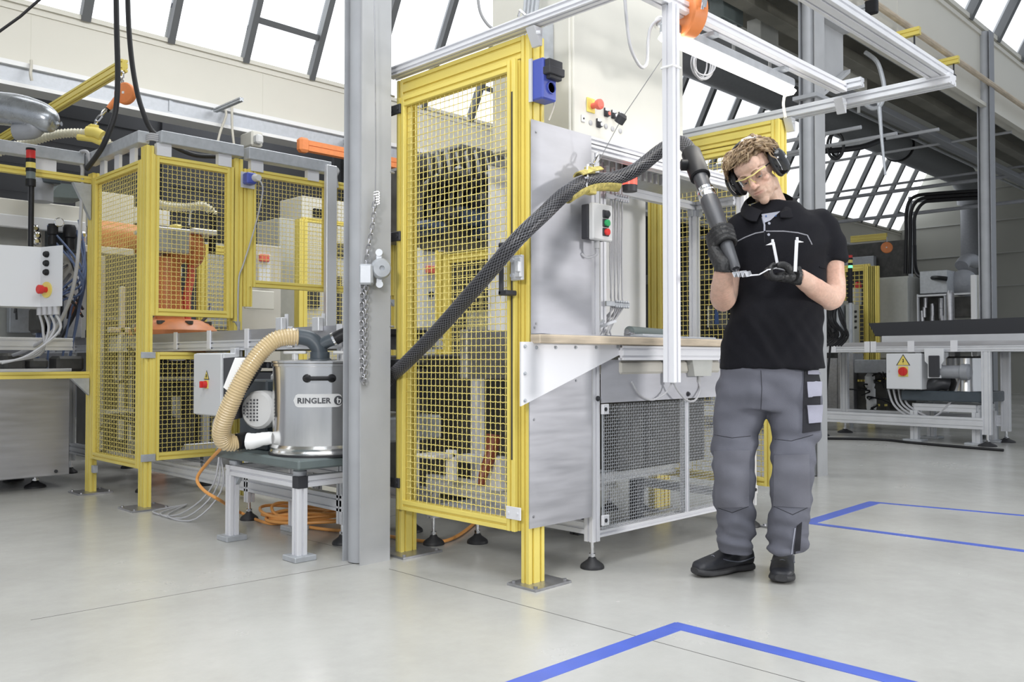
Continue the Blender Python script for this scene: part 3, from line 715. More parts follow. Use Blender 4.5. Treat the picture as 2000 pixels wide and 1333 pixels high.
# electric box with red switch
def ebox(label, u, va, vb, za, zb, depth, tri, scale=1):
    t = thing('electrical_box', label, 'electrical box', (u, va, za))
    B().bbox((u, va, za), (u+depth, vb, zb), .006).build('housing', 'white_box', t)
    B().bbox((u-.012, va+.004, za+.004), (u+.001, vb-.004, zb-.004), .005).build('door', 'white_box', t)
    c = V((u-.012, va+(vb-va)*.50, za+(zb-za)*.5))
    p = B().bbox((u-.018, c.y-.028*scale, c.z-.03*scale), (u-.012, c.y+.028*scale, c.z+.03*scale), .002).build('switch_plate', 'yellow', t)
    B().lathe([(.026*scale, .006), (.024*scale, .03), (.012*scale, .032)], c, -X, 20).bbox((u-.055, c.y-.007, c.z-.024*scale), (u-.03, c.y+.007, c.z+.024*scale), .003).build('rotary_switch', 'red', p)
    k = .05*scale; q = c+V((0, 0, .035*scale))
    B().prism([q+V((-.0005, -k*.8, 0)), q+V((-.0005, k*.8, 0)), q+V((-.0005, 0, k*1.3))], (-.002, 0, 0)).build('warning_sign', 'dark_plastic', t)
    wb = B().prism([q+V((-.0026, -k*.66, .004)), q+V((-.0026, k*.66, .004)), q+V((-.0026, 0, k*1.16))], (-.001, 0, 0)).build('sign_face', 'yellow', t)
    B().prism([q+V((-.0038, -.006, k*.75)), q+V((-.0038, .006, k*.75)), q+V((-.0038, 0, k*.5)), q+V((-.0038, .007, k*.5)), q+V((-.0038, -.003, k*.12)), q+V((-.0038, 0, k*.38)), q+V((-.0038, -.007, k*.38))], (-.001, 0, 0)).build('lightning_mark', 'black', wb)
    c2 = V((u-.012, vb-(vb-va)*.09, za+(zb-za)*.5)); B().bbox(c2-V((.004, .01, .012)), c2+V((0, .01, .012)), .001).build('lock', 'light_plastic', t)
    return t
EU = 2.33
va, vb = P(436, 750, u=EU).y, P(381, 750, u=EU).y
eb = ebox('white electrical box with red rotary switch, left of the tan hose', EU, va, vb, P(400, 812, u=EU).z, P(400, 690, u=EU).z, .10, True, .8)
m = B()
for i in range(3): m.tube([(2.4, va+.1+i*.05, P(400, 812, u=EU).z), (2.38, va+.12+i*.05, .5), (2.3+i*.03, va+.05, .2), (2.2, va+.25-i*.1, .02), (2.15, va+.5-i*.1, .012), (2.4, va+.6, .012)], .005, 6, k=5)
m.build('cable', 'cable_grey', eb)
# ---------------------------------------------------------------- vacuum unit on its cart
ct = thing('equipment_cart', 'low silver profile stand under the steel drum vacuum', 'stand', (2.12, 3.46, 0))
CU0, CU1, CV0, CV1, CZ = 2.095, 2.50, 3.445, 4.125, .375
for u in (CU0+.025, CU1-.025):
    for v in (CV0+.025, CV1-.025):
        l = B().prof((u, v, .025), (u, v, CZ-.05), .05, .05, X).build('leg', 'alu_bright', ct)
        B().bbox((u-.055, v-.055, 0), (u+.055, v+.055, .025), .003).build('foot_plate', 'galv', l)
m = B()
for u in (CU0+.025, CU1-.025): m.prof((u, CV0+.03, CZ-.025), (u, CV1, CZ-.025), .05, .05, Z)
for v in (CV0+.025, CV1-.025): m.prof((CU0+.0, v, CZ-.025), (CU1, v, CZ-.025), .05, .05, Z)
m.build('top_frame', 'alu_bright', ct)
B().bbox((CU0-.002, CV0-.003, CZ-.052), (CU0+.05, CV0+.045, CZ+.001), .001).build('end_cap', 'dark_plastic', ct)
m = B()
for v, s in ((CV0+.05, 1), (CV1-.05, -1)):
    m.prism([(CU0+.03, v, CZ-.05), (CU0+.03, v+.05*s, CZ-.05), (CU0+.03, v, CZ-.10)], (.02, 0, 0))
m.build('bracket', 'galv', ct)
m = B()
for u in (CU0+.04, CU1-.04):
    for v in (CV0+.05, CV1-.03): m.lathe([(.03, 0), (.032, .02), (.02, .035)], (u, v, CZ), n=16)
m.build('rubber_mount', 'galv', ct)
vc = thing('industrial_vacuum', 'stainless steel drum vacuum with tan hose on dark grey base', 'industrial vacuum', (2.318, 3.621, .41))
zb = .41
B().bbox((2.07, 3.40, zb), (2.56, 4.19, zb+.045), .008).build('base_tray', 'dark_green_grey', vc)
dcx, dcy = 2.318, 3.621
z0, z1 = .46, .885; R_ = .218
dr = B().lathe([(R_+.012, z0), (R_+.014, z0+.012), (R_+.008, z0+.022), (R_+.012, z0+.032), (R_, z0+.045), (R_, z1-.018), (R_+.006, z1-.016), (R_+.006, z1-.004), (R_, z1)], (dcx, dcy, 0), n=72).build('drum', 'stainless', vc, angle=40)
B().lathe([(R_+.018, zb+.045), (R_+.018, z0+.004)], (dcx, dcy, 0), n=48).build('bottom_ring', 'black_rubber', vc)
B().lathe([(R_+.008, z1), (R_+.008, z1+.008), (R_-.02, z1+.012), (.06, z1+.016)], (dcx, dcy, 0), n=64).build('lid', 'stainless', vc)
def drumpt(px, z, dr=0):       # point on the drum facing the camera, by pixel column
    a = atan2(-dcy, -dcx)
    best = min((abs((P(px, 700, u=1).normalized()-V((1, 0, 0))).length), 0) for _ in [0])
    ray = P(px, 700, d=1)-V((0, 0, CH)); ray.z = 0; d = ray.normalized(); o = V((-dcx, -dcy, 0)); b_ = o.dot(d); c_ = o.dot(o)-(R_+dr)**2
    t = -b_-sqrt(b_*b_-c_); p = d*t; return V((p.x, p.y, z)), (V((p.x-dcx, p.y-dcy, 0))).normalized()
m = B(); hp_ = []
for i in range(9):
    px = 596+i*7; off = .035*min(1, (1-abs(i-4)/4)*3)+.004; p, n = drumpt(px, .815); hp_.append(p+n*off)
m.tube(hp_, .010, 10, k=3)
for px in (600, 648): 
    p, n = drumpt(px, .815); m.lathe([(.02, 0), (.018, .012), (.008, .014)], p, n, 16)
m.build('handle', 'black', vc)
# badge
def wrap(pts2, dr):
    return [ (lambda q: q[0]+q[1]*dr)(drumpt(px, z)) for px, z in pts2 ]
zc = P(622, 783, d=3.99).z
bd = B(); top = []; bot = []
hh = .030
for i in range(25):
    px = 574+i*96/24; e = min(1, sqrt(max(0, 1-((abs(px-622)-38)/10)**2)) if abs(px-622) > 38 else 1); top.append((px, zc+hh*max(e, .05))); bot.append((px, zc-hh*max(e, .05)))
bd.loft([wrap(bot, .0015), wrap(top, .0015)], False, True, closed=False); bd.build('badge', 'light_plastic', vc)
fc = bpy.data.curves.new('lettering', 'FONT'); fc.body = 'RINGLER'; fc.size = .034; fc.extrude = 0; fc.offset = .0012; fc.space_character = 1.06
fo = bpy.data.objects.new('lettering', fc); COL.objects.link(fo)
dg = bpy.context.evaluated_depsgraph_get(); dg.update(); me = bpy.data.meshes.new_from_object(fo.evaluated_get(dg)); bpy.data.objects.remove(fo)
xs = [q.co.x for q in me.vertices]; x0, x1 = min(xs), max(xs); ys = [q.co.y for q in me.vertices]; y0, y1 = min(ys), max(ys)
vs_ = []
for q in me.vertices:
    p, n = drumpt(582+(q.co.x-x0)/(x1-x0)*65, zc+(q.co.y-(y0+y1)/2)*1.0); vs_.append(p+n*.003)
tb_ = B().add(vs_, [tuple(pl.vertices) for pl in me.polygons]); tb_.build('lettering', 'tube_grey', vc, label='dark grey word RINGLER'); bpy.data.meshes.remove(me)
pc_, nc_ = drumpt(661, zc, .002); ex = Z.cross(nc_).normalized()
lg = B().lathe([(.021, 0), (.021, .002)], pc_, nc_, 28); lg.build('emblem', 'tube_grey', vc)
q = pc_+nc_*.0025; em = B()
em.obox(q-ex*.004, (.006, .002, .026), ex).obox(q+ex*.0+Z*.004, (.018, .002, .005), ex).tube([q-ex*.004-Z*.012, q+ex*.003-Z*.015, q+ex*.010-Z*.008, q+ex*.011+Z*.004], .0022, 6, k=3)
em.build('emblem_mark', 'light_plastic', vc)
# knobs, elbow
for (px) in (575, 652):
    q = P(px, 700, u=dcx+(px-622)*.0006); q.z = z1+.012
    q = V((dcx+(.12 if px > 622 else -.12)*.7, dcy+(-.12 if px > 622 else .12)*.7, z1+.014))
    B().bbox(q-V((.012, .012, 0)), q+V((.012, .012, .03)), .003).obox(q+V((0, 0, .036)), (.11, .03, .014), (1, -1, 0), r=.004).build('lid_knob', 'light_plastic', vc)
R45 = V((R2, -R2, 0)); L45 = -R45; B45 = V((R2, R2, 0))   # camera right / left / back on the floor plane
C0 = V((dcx, dcy, z1+.012))
def pp(px, py, back=0): # point in the picture-parallel plane through the drum axis
    return P(px, py, d=(dcx+dcy)*R2+back)
B().lathe([(.055, 0), (.055, .006), (.045, .01)], C0, n=28).lathe([(.046, .0), (.046, .04)], C0, n=28).tube([C0+Z*.03, pp(621, 678), pp(608, 664), pp(590, 659), pp(576, 659)], .038, 20, k=6).tube([pp(625, 676), pp(640, 667), pp(655, 662)], .03, 18, k=3).build('elbow_pipe', 'anthracite', vc)
B().tube([pp(655, 662), pp(668, 655), pp(690, 648), pp(715, 655), pp(740, 690, -.0), pp(752, 735)], lambda t: .031, 18, k=6).build('outlet_hose', 'hose_black', vc)
m = B()
for a, b in (((570, 658), (574, 659)), ((578, 659), (582, 659)), ((651, 664), (655, 662))): m.cyl(pp(*a), pp(*b), .043 if a[0] < 600 else .035, n=24)
m.build('hose_clamp', 'chrome', vc)
# ribbed suction hose
path = smoothpath([pp(582, 659), pp(560, 659, -.02), pp(535, 666, -.04), pp(508, 690, -.06), pp(480, 730, -.08), pp(457, 775, -.08), pp(440, 815, -.06), pp(432, 845, -.03), pp(438, 862, .0), pp(455, 865, .03), pp(470, 862, .05)], 30)
m = B(); n = len(path)
m.tube(path[::2], lambda t: .0405+.0025*cos(t*(n//2)*pi*.5), 18)
path2 = path
def arclen(p):
    s = [0]
    for i in range(1, len(p)): s.append(s[-1]+(p[i]-p[i-1]).length)
    return s
S = arclen(path2); hose = B(); tot = S[-1]; k = 0; NR = int(tot/.0115)
def at_len(p, S, l):
    import bisect
    i = min(max(bisect.bisect(S, l)-1, 0), len(p)-2); t = (l-S[i])/max(1e-6, S[i+1]-S[i]); return p[i].lerp(p[i+1], t)
def corr(p, r0, r1, pitch, nseg=18):
    S = arclen(p); tot = S[-1]; N = int(tot/pitch)*3; pts = [at_len(p, S, tot*i/N) for i in range(N+1)]
    return B().tube(pts, lambda t: (r1 if round(t*N) % 3 == 1 else r0), nseg)
corr(path2, .0385, .0435, .0125).build('suction_hose', 'pu_hose', vc)
B().cyl(pp(462, 864, .02), pp(480, 860, .06), .040, n=24).build('hose_cuff', 'black', vc)
# blower housing behind-left of the drum
def boxpp(x0, y0, x1, y1, b0, b1, r=.008):
    a, b = pp(x0, y0, b0), pp(x1, y1, b0); wdt = (a-b).length
    return a, b
mh = B()
bu0, bv0 = 2.15, 3.93
mh.bbox((2.17, 3.86, zb+.045), (2.36, 4.13, .80), .008)
mh.build('blower_housing', 'anthracite', vc)
a = [pp(436, 700, -.05), pp(470, 697, -.05), pp(497, 697, -.05), pp(497, 722, -.05), pp(462, 775, -.05), pp(458, 820, -.05), pp(436, 818, -.05)]
B().prism(a, B45*.12).build('side_cover', 'dark_plastic', vc)
a = [pp(459, 699, -.06), pp(497, 699, -.06), pp(490, 712, -.06), pp(446, 765, -.06), pp(436, 757, -.06)]
B().prism(a, B45*.14).build('filter_cover', 'paper', vc)
B().lathe([(.012, 0), (.012, .008), (.008, .012)], pp(478, 708, -.07), -B45, 16).build('star_knob', 'light_plastic', vc)
mc = pp(516, 800, .06)
B().lathe([(.085, -.04), (.092, -.02), (.092, .05), (.08, .065), (.03, .068)], mc, (-R45*.3-B45*.95), 28).build('motor_cowl', 'light_plastic', vc)
m = B()
for i in range(7):
    for j in range(7):
        y, z = (i-3)*.016, (j-3)*.016
        if y*y+z*z < .055**2: m.obox(mc-B45*.066+R45*(y-.03)+Z*z, (.008, .004, .008), R45)
m.build('fan_grille', 'dark_plastic', vc)
B().bbox(V((2.25, 3.83, .62)), V((2.42, 3.98, .84)), .02).build('motor_box', 'light_plastic', vc)
# cloth bag next to the drum
m = B(); rg = random.Random(3); path = [pp(533, 856, -.07), pp(515, 858, -.09), pp(495, 862, -.10), pp(483, 862, -.10)]; R = []
for i, p in enumerate(smoothpath(path, 5)):
    t = i/15; R.append([p+(B45*cos(a_)*(.03+.01*t)+Z*sin(a_)*(.026+.012*t))*(1+.12*rg.random()) for a_ in [2*pi*q/16 for q in range(16)]])
m.loft(R); bagc = solo('cloth_bag', m, 'paper', 'white fabric bag lying on the dark tray left of the drum', 'bag')
# orange cable on the floor
oc = B(); pts = [pp(440, 868, -.02), P(405, 905, u=2.1), P(385, 935, u=2.1), P(398, 958, u=2.1), P(430, 978, u=2.15), P(470, 1002, z=.02), P(520, 1022, z=.012), P(560, 1024, z=.012), P(640, 1035, z=.012), P(720, 1040, z=.012), P(760, 1048, z=.012), P(830, 1058, z=.012), P(870, 1057, z=.012), P(905, 1040, z=.012), P(940, 1010, z=.012)]
oc.tube(pts, .0085, 8, k=8)
cc = P(620, 1015, z=.02)
for i in range(7):
    r1 = .16+.03*(i % 3); r2 = .11+.02*((i*2) % 3); off = V((rg.uniform(-.05, .05), rg.uniform(-.05, .05), 0)); ph = rg.random()*6
    oc.tube([cc+off+R45*(r1*1.5*cos(a_))+B45*(r2*sin(a_))+Z*(.008+.012*i*(.6+.4*sin(a_*2+ph))) for a_ in [2*pi*q/14 for q in range(14)]], .0085, 8, k=3, closed=True)
solo('extension_cable', oc, 'cable_orange', 'orange cable running down from the vacuum and lying coiled on the floor', 'cable')
# chain, chain hoist at the column
ch = thing('hanging_chain', 'steel chain hanging on the front of the light grey column', 'chain', (2.3, 3.15, 1))
def link(m, c, d, side, r=.0035, L_=.03, w_=.018):
    d = d.normalized(); s = side.normalized(); h = L_/2-w_/2
    pts = [c+d*(h+w_/2*sin(a_))*1+s*(w_/2*cos(a_)) if 0 <= a_ <= pi else c+d*(-h+w_/2*sin(a_))+s*(w_/2*cos(a_)) for a_ in [2*pi*q/10 for q in range(10)]]
    m.tube(pts, r, 5, closed=True)
def chain(m, path, L_=.03, **kw):
    p = smoothpath(path, 8); S = arclen(p); n = int(S[-1]/(L_*.78))
    for i in range(n):
        a_ = at_len(p, S, S[-1]*i/n); b = at_len(p, S, S[-1]*(i+1)/n); x, y, d = onb(b-a_)
        link(m, (a_+b)/2, d, (R45 if i % 2 else B45), L_=L_, **kw)
cd_ = (2.3+3.17)*R2-.035
cp = lambda px, py, b=0: P(px, py, d=cd_+b)
m = B(); chain(m, [cp(732, 385), cp(731, 410), cp(728, 440), cp(722, 470), cp(717, 500), cp(716, 520)]); chain(m, [cp(716, 550), cp(715, 620), cp(714, 700), cp(712, 745), cp(708, 748), cp(706, 700), cp(706, 620), cp(708, 555)], L_=.026)
m.build('links', 'steel', ch)
m = B().tube([cp(731, 0), cp(733, 150), cp(734, 300), cp(733, 380)], .0022, 6)
for i in range(5): m.tube([cp(730, 376+i*5), cp(738, 374+i*5), cp(741, 378+i*5), cp(732, 381+i*5)], .0025, 5, k=3)
m.build('wire', 'steel', ch)
hs = thing('chain_hoist_wheel', 'round steel hand wheel hoist fixed to the light grey column', 'hoist', cp(742, 525))
B().lathe([(.040, 0), (.046, .012), (.046, .03), (.038, .042), (.012, .044), (.012, .036), (.003, .036)], cp(741, 526, .04), -B45+R45*.45, 32).build('wheel', 'galv', hs)
m = B()
for (x, y) in ((741, 494), (742, 556)): m.obox(cp((x+740)/2, (y+525)/2, .03), (.03, .012, .09), up=Z, ax=R45, r=.004); m.lathe([(.016, -.01), (.016, .01)], cp(x, y, .03), -B45, 14)
m.build('ear', 'galv', hs)
B().bbox(V((-.03, -.03, -.045)), V((.03, .03, .045)), .008).xf(Matrix.Translation(cp(716, 537)) @ Matrix.Rotation(-pi/4, 4, 'Z'), 0).build('guide_sleeve', 'galv', hs)
# ================================================================ LEFT BACKGROUND
def rb(m, x0, y0, x1, y1, v=None, u=None, dep=.3, r=.006, back=1):
    """box whose front face lies in plane v= (or u=) and spans the traced rectangle"""
    a, b = P(x0, y0, u=u, v=v), P(x1, y1, u=u, v=v); e = V((0, dep, 0)) if v is not None else V((dep, 0, 0))
    c = V(b); c.z = P((x0+x1)/2, y1, u=u, v=v).z; a.z = P((x0+x1)/2, y0, u=u, v=v).z
    return m.bbox(a, c+e*back, r)
lm = thing('processing_machine', 'stainless and cream machine behind the fence at the far left', 'machine', (1, 6.6, 0))
zc0 = P(130, 928, v=6.55).z; zc1 = P(130, 732, v=6.55).z
sh = B().bbox((-2.2, 6.55, zc0), (2.16, 7.4, zc1), .006).build('lower_housing', 'brushed', lm)
m = B(); 
for (x, y) in ((111, 737), (109, 921)): c = P(x, y, v=6.55); m.cyl(c, c-Y*.008, .012, n=10)
m.build('screw', 'dark_plastic', sh)
for u in (2.0, .4, -1.4):
    for v in (6.75, 7.25): foot(lm, u, v, zc0, .07, .014)
zr = P(130, 673, v=6.5).z
B().prof((-2.2, 6.50, zr), (2.15, 6.50, zr), .085, .045, Z, cell=.0425).build('frame_rail', 'alu', lm)
B().prof((-2.2, 6.52, zc1+.02), (2.15, 6.52, zc1+.02), .045, .045, Z).build('lower_rail', 'alu', lm)
m = B(); rb(m, -200, 384, 168, 424, v=6.9, dep=.7); m.build('cover', 'cream', lm)
m = B(); rb(m, -200, 415, 168, 440, v=6.85, dep=.05); m.build('cover_edge', 'white_box', lm)
m = B(); rb(m, -200, 424, 168, 662, v=7.35, dep=.05); m.build('rear_panel', 'cabinet_grey', lm)
m = B(); rb(m, 96, 430, 152, 492, v=6.95, dep=.1); m.build('valve_plate', 'anthracite', lm)
m = B(); rb(m, 62, 432, 82, 485, v=6.9, dep=.1); m.build('fitting_block', 'beige', lm)
m = B()
for (x, y) in ((66, 447), (70, 461), (69, 472), (157, 477), (160, 460)): c = P(x, y, v=6.85); m.lathe([(.028, 0), (.026, .03), (.014, .04)], c, -Y, 14)
m.build('fitting', 'chrome', lm)
for k, (x, y0, y1) in enumerate(((103, 438, 478), (136, 440, 488))):
    c0, c1 = P(x, y0, v=6.8), P(x, y1, v=6.8); rad = .036+.008*k
    f = B().lathe([(rad*.8, c1.z), (rad*.8, c1.z+.02), (rad*.75, c1.z+(c0.z-c1.z)*.45), (rad, c1.z+(c0.z-c1.z)*.5), (rad, c0.z-.02), (rad*.8, c0.z)], (c0.x, c0.y, 0), n=20).build('filter_bowl', 'black', lm)
c = P(114, 435, v=6.78); B().lathe([(.034, 0), (.034, .02), (.028, .022)], c, -Y, 24).build('pressure_gauge', 'chrome', lm); B().lathe([(.027, .021), (.027, .024)], c, -Y, 20).build('gauge_face', 'paper', lm)
mt = B(); rb(mt, 86, 338, 120, 358, v=6.7, dep=.12); mt.build('terminal_box', 'anthracite', lm)
c = P(80, 370, v=6.8); B().lathe([(.08, -.09), (.08, .04), (.05, .08), (.02, .09)], c, Z, 24).build('motor', 'duct_grey', lm)
m = B().prism([P(96, 384, v=7.0), P(168, 388, v=7.0), P(160, 362, v=7.0), P(118, 358, v=7.0)], (0, .3, 0)); m.build('funnel', 'dark_green_grey', lm)
rg = random.Random(11); m = B()
for i in range(16):
    x0, x1 = rg.uniform(20, 165), rg.uniform(20, 165); y0, y1 = rg.uniform(500, 560), rg.uniform(600, 660)
    m.tube([P(x0, y0, v=7.2), P((x0+x1)/2+rg.uniform(-30, 30), (y0+y1)/2, v=6.8+rg.random()*.3), P(x1, y1, v=7.1)], rg.choice((.008, .011, .014)), 6, k=6)
m.build('tubing', 'tube_grey', lm)
m = B()
for i in range(7):
    x0, x1 = rg.uniform(80, 165), rg.uniform(70, 165)
    m.tube([P(x0, 430+i*10, v=6.8), P(162, 520+i*8, v=6.75), P(x1, 600, v=6.9), P(x1-20, 690+i*6, v=6.9)], .008, 6, k=6)
m.build('air_hose', 'blue_dull', lm)
m = B()
for (a, b, c_, d_) in ((70, 500, 118, 655), (125, 560, 160, 660), (84, 610, 95, 655), (20, 520, 60, 650)): rb(m, a, b, c_, d_, v=7.25, dep=.08)
m.build('mechanism_block', 'galv', lm)
m = B(); 
for (a, b, c_, d_) in ((112, 696, 165, 726), (60, 700, 96, 722), (10, 690, 50, 725), (72, 600, 90, 650)): rb(m, a, b, c_, d_, v=6.8, dep=.2, r=.02)
m.build('motor_block', 'machine_dark', lm)
m = B(); 
for (a, b, c_, d_) in ((148, 590, 160, 618), (150, 455, 168, 490)): rb(m, a, b, c_, d_, v=7.0, dep=.15, r=.03)
m.build('orange_unit', 'orange_robot', lm)
cbx = thing('control_box', 'light grey control box with red emergency button at the left edge', 'control box', P(95, 610, v=5.9))
a = [P(80, 483, v=5.95), P(123, 489, v=5.75), P(122, 607, v=5.75), P(79, 600, v=5.95)]
ctl = V((a[0].x, a[0].y, a[0].z)); cbr = V((a[1].x, a[1].y, a[1].z))
du_ = (V((a[1].x-a[0].x, a[1].y-a[0].y, 0))); nrm = V((-du_.y, du_.x, 0)).normalized(); zt, zb_ = a[0].z, a[3].z
q0, q1 = V((a[0].x, a[0].y, zb_)), V((a[1].x, a[1].y, zb_))
side = V((-1, .25, 0)).normalized()*.55
B().prism([q0, q1, q1+V((.02, .5, 0)), q0+side], (0, 0, zt-zb_)).build('housing', 'white_box', cbx)
nf = -nrm if (-nrm).dot(V((1, 1, 0))) < 0 else nrm
cface = lambda t, zz_: q0+(q1-q0)*t+V((0, 0, (zt-zb_)*zz_))+nf*.001
for zf, mm in ((.87, 'black'), (.72, 'black'), (.57, 'black')):
    B().lathe([(.020, 0), (.020, .012), (.014, .022)], cface(.3, zf), nf, 16).build('button', mm, cbx)
eb2 = B().lathe([(.05, 0), (.05, .006)], cface(.3, .28), nf, 24).build('emergency_stop', 'yellow', cbx, label='red mushroom button on a round yellow plate'); B().lathe([(.018, .006), (.018, .03), (.028, .035), (.028, .055), (.02, .06)], cface(.3, .28), nf, 20).build('button_cap', 'red', eb2)
m = B()
for i in range(4): c = q0+(q1-q0)*(.1+.25*i)+V((0, .05, 0)); m.cyl(c, c-Z*.05, .018); m.tube([c-Z*.05, c-Z*.15+X*.02, c-Z*.3-X*.05*i, c-Z*.35-X*.3], .008, 6, k=5)
m.build('cable_gland', 'cable_grey', cbx)
tw = thing('signal_tower', 'slim dark signal tower with red and green segments at the far left', 'signal light', P(63, 480, v=5.2))
def seg(px, y0, y1, r, mm, nm, base, v=6.1):
    r *= v/5.2
    a, b = P(px, y1, v=v), P(px, y0, v=v); return B().lathe([(r, a.z), (r, b.z)], (a.x, a.y, 0), n=20).build(nm, mm, base)
seg(60, 290, 294, .024, 'black', 'cap', tw); seg(60, 294, 310, .023, 'red', 'red_segment', tw); seg(60, 310, 318, .024, 'black', 'ring', tw); seg(60, 318, 329, .024, 'yellow', 'yellow_segment', tw); seg(60, 329, 336, .025, 'black', 'ring', tw); seg(60, 336, 350, .023, 'dark_green_grey', 'green_segment', tw); seg(60, 350, 364, .025, 'black', 'ring', tw); seg(60, 364, 488, .014, 'black', 'pole', tw)
# inflated silver foil bag / hood
hb = thing('foil_balloon', 'shiny grey inflated cover hanging at the upper left edge', 'cover', P(80, 230, d=5.2))
dd = 5.2; Bp = lambda x, y, b=0: P(x, y, d=dd+b)
m = B().tube([Bp(0, 205), Bp(40, 212), Bp(75, 222), Bp(98, 235), Bp(112, 242), Bp(118, 243)], lambda t: [.16, .175, .15, .10, .035, .012][min(5, int(t*5.001))]*1.0, 28)
ps = smoothpath([Bp(-60, 208), Bp(20, 214), Bp(66, 224), Bp(96, 236), Bp(111, 241)], 10); rs = [.16, .17, .17, .16, .145, .13, .11, .085, .05, .015]
m = B().tube(ps, lambda t: .098*sqrt(max(.004, 1-t**3.2)), 28); m.lathe([(.008, -.03), (.014, 0), (.006, .015), (.014, .025)], Bp(112, 242), (1, -1, 0), 10)
m.build('inflated_cover', 'foil', hb)
m = B().tube([Bp(20, 215, .05), Bp(45, 232, .02), Bp(66, 246, .0), Bp(60, 254, .0), Bp(30, 258, 0)], lambda t: .07-.02*t, 20, k=5); m.build('lower_fold', 'duct_grey', hb)
# ribbed hose held by orange balancer
dh = 6.2; Hp = lambda x, y, b=0: P(x, y, d=dh+b)
rh = thing('ribbed_hose', 'clear ribbed hose in a yellow clamp hanging over the left cell', 'hose', Hp(160, 265))
corr(smoothpath([Hp(-10, 300), Hp(30, 285), Hp(70, 274), Hp(110, 263), Hp(150, 260), Hp(185, 264), Hp(205, 275), Hp(225, 295)], 14), .026, .034, .022, 14).build('hose', 'pu_clear', rh)
m = B(); q = [Hp(170, 257, -.03), Hp(188, 259, -.03), Hp(200, 266, -.03)]; m.tube(q, .038, 12); m.tube([Hp(152, 268, -.02), Hp(180, 272, -.02), Hp(200, 280, -.02)], .022, 10); m.bbox(Hp(182, 258)-V((.03, .03, .03)), Hp(182, 258)+V((.03, .03, .05)), .005)
m.build('clamp', 'yellow', rh)
m = B(); chain(m, [Hp(183, 250), Hp(190, 235), Hp(200, 222), Hp(207, 214)], L_=.06, r=.006, w_=.03); m.build('chain_links', 'chrome', rh)
def balancer(label, c, r, th_, axis, tube_to, wire=None):
    t = thing('spring_balancer', label, 'balancer', c)
    axis = V(axis).normalized(); b = B().lathe([(r*.9, -th_/2), (r, -th_/2+.008), (r, th_/2-.008), (r*.9, th_/2), (r*.2, th_/2+.004)], c, axis, 40); b.build('drum_housing', 'orange', t)
    B().obox(V(c)+axis*(th_/2+.005), (r*.22, .004, r*.22), axis.cross(Z)).build('name_plate', 'paper', t)
    return t
bl = balancer('orange round spring balancer hanging from the yellow bracket at the left', P(245, 183, d=6.3), .078, .05, (-.8, -.6, 0), None)
B().cyl(P(228, 195, d=6.28), P(211, 213, d=6.25), .026, .018).build('outlet', 'orange', bl); B().cyl(P(212, 212, d=6.25), P(208, 217, d=6.25), .018).build('rubber_stop', 'black', bl)
m = B(); chain(m, [P(240, 163, d=6.3), P(238, 152, d=6.3), P(237, 140, d=6.3)], L_=.05, r=.007, w_=.03); m.build('hanger', 'chrome', bl)
def jib(name, label, a, b, w_=.09, mm='yellow'):
    t = thing(name, label, 'bracket', a); B().prof(a, b, w_, .05, Z).build('profile', mm, t); return t
e1 = P(243, 128, d=6.4); s1_ = e1+V((0, 3.4, 0)); s1_.z = e1.z
jib('support_arm', 'yellow profile arm reaching out from the far gutter beam above the left cell', s1_, e1)
e2 = P(472, 194, v=9.3); jib('support_arm', 'thin grey profile arm on the far gutter beam left of the column', e2+V((0, .65, 0)), e2, .045, 'galv')
solo('power_cable', B().tube([P(226, -60, d=5.6), P(228, 60, d=5.6), P(230, 150, d=5.6), P(226, 215, d=5.6), P(214, 255, d=5.6), P(197, 292, d=5.65), P(170, 330, d=5.8)], .017, 10, k=8), 'black_rubber', 'thick black cable hanging in front of the orange balancer, left of the two', 'cable', 'black cables hanging at the left')
solo('power_cable', B().tube([P(248, -60, d=5.7), P(252, 60, d=5.7), P(262, 150, d=5.7), P(278, 215, d=5.7), P(303, 262, d=5.75), P(370, 300, d=5.8), P(420, 306, d=5.9)], .016, 10, k=8), 'black_rubber', 'thick black cable hanging right of the orange balancer, curving behind the duct', 'cable', 'black cables hanging at the left')
solo('power_cable', B().tube([P(-20, 75, d=5), P(40, 32, d=5), P(110, -30, d=5)], .008, 8), 'black_rubber', 'thin black cable crossing the top left corner', 'cable')
for k, (x0, y0, x1, y1, lb) in enumerate(((441, 228, 423, 288, 'thin pale cord dropping to the grey duct, nearer the yellow corner'), (453, 213, 458, 292, 'thin pale cord dropping beside the first cord, nearer the column'), (61, 130, 62, 158, 'short pale cord at the left edge below the gutter'))):
    solo('drop_cord', B().tube([P(x0, y0-12, v=9.97), P(x0, y0, v=9.9), P((x0+x1)/2-2, (y0+y1)/2, v=9.8), P(x1, y1, v=9.8)], .015, 6, k=4), 'cable_beige', lb, 'cord')
ul = thing('gutter_lamp', 'small pale lamp box under the far gutter left of the column', 'lamp', P(503, 270, v=9.9))
m = B(); rb(m, 492, 256, 514, 286, v=9.7, dep=.3, r=.02); m.build('housing', 'cream', ul)
m = B(); rb(m, 502, 262, 516, 280, v=9.6, dep=.1, r=.02); m.build('cover', 'light_plastic', ul)
oj = thing('crane_rail', 'orange rail under the far gutter beside the column', 'rail', P(600, 285, v=9.4))
a, b = P(592, 284, v=9.4), P(900, 337, v=9.4); b.z = a.z; B().prof(a, b, .13, .09, Z).build('rail', 'orange', oj)
m = B(); m.box((a.x+1.0, 9.38, a.z+.05), (a.x+1.06, 9.44, 3.9)); m.box((a.x+1.0, 9.38, 3.84), (a.x+1.06, 10.1, 3.90)); m.build('hanger', 'galv', oj)
m = B(); m.obox(a, (.14, .12, .18), X, r=.03); m.build('trolley', 'orange', oj)
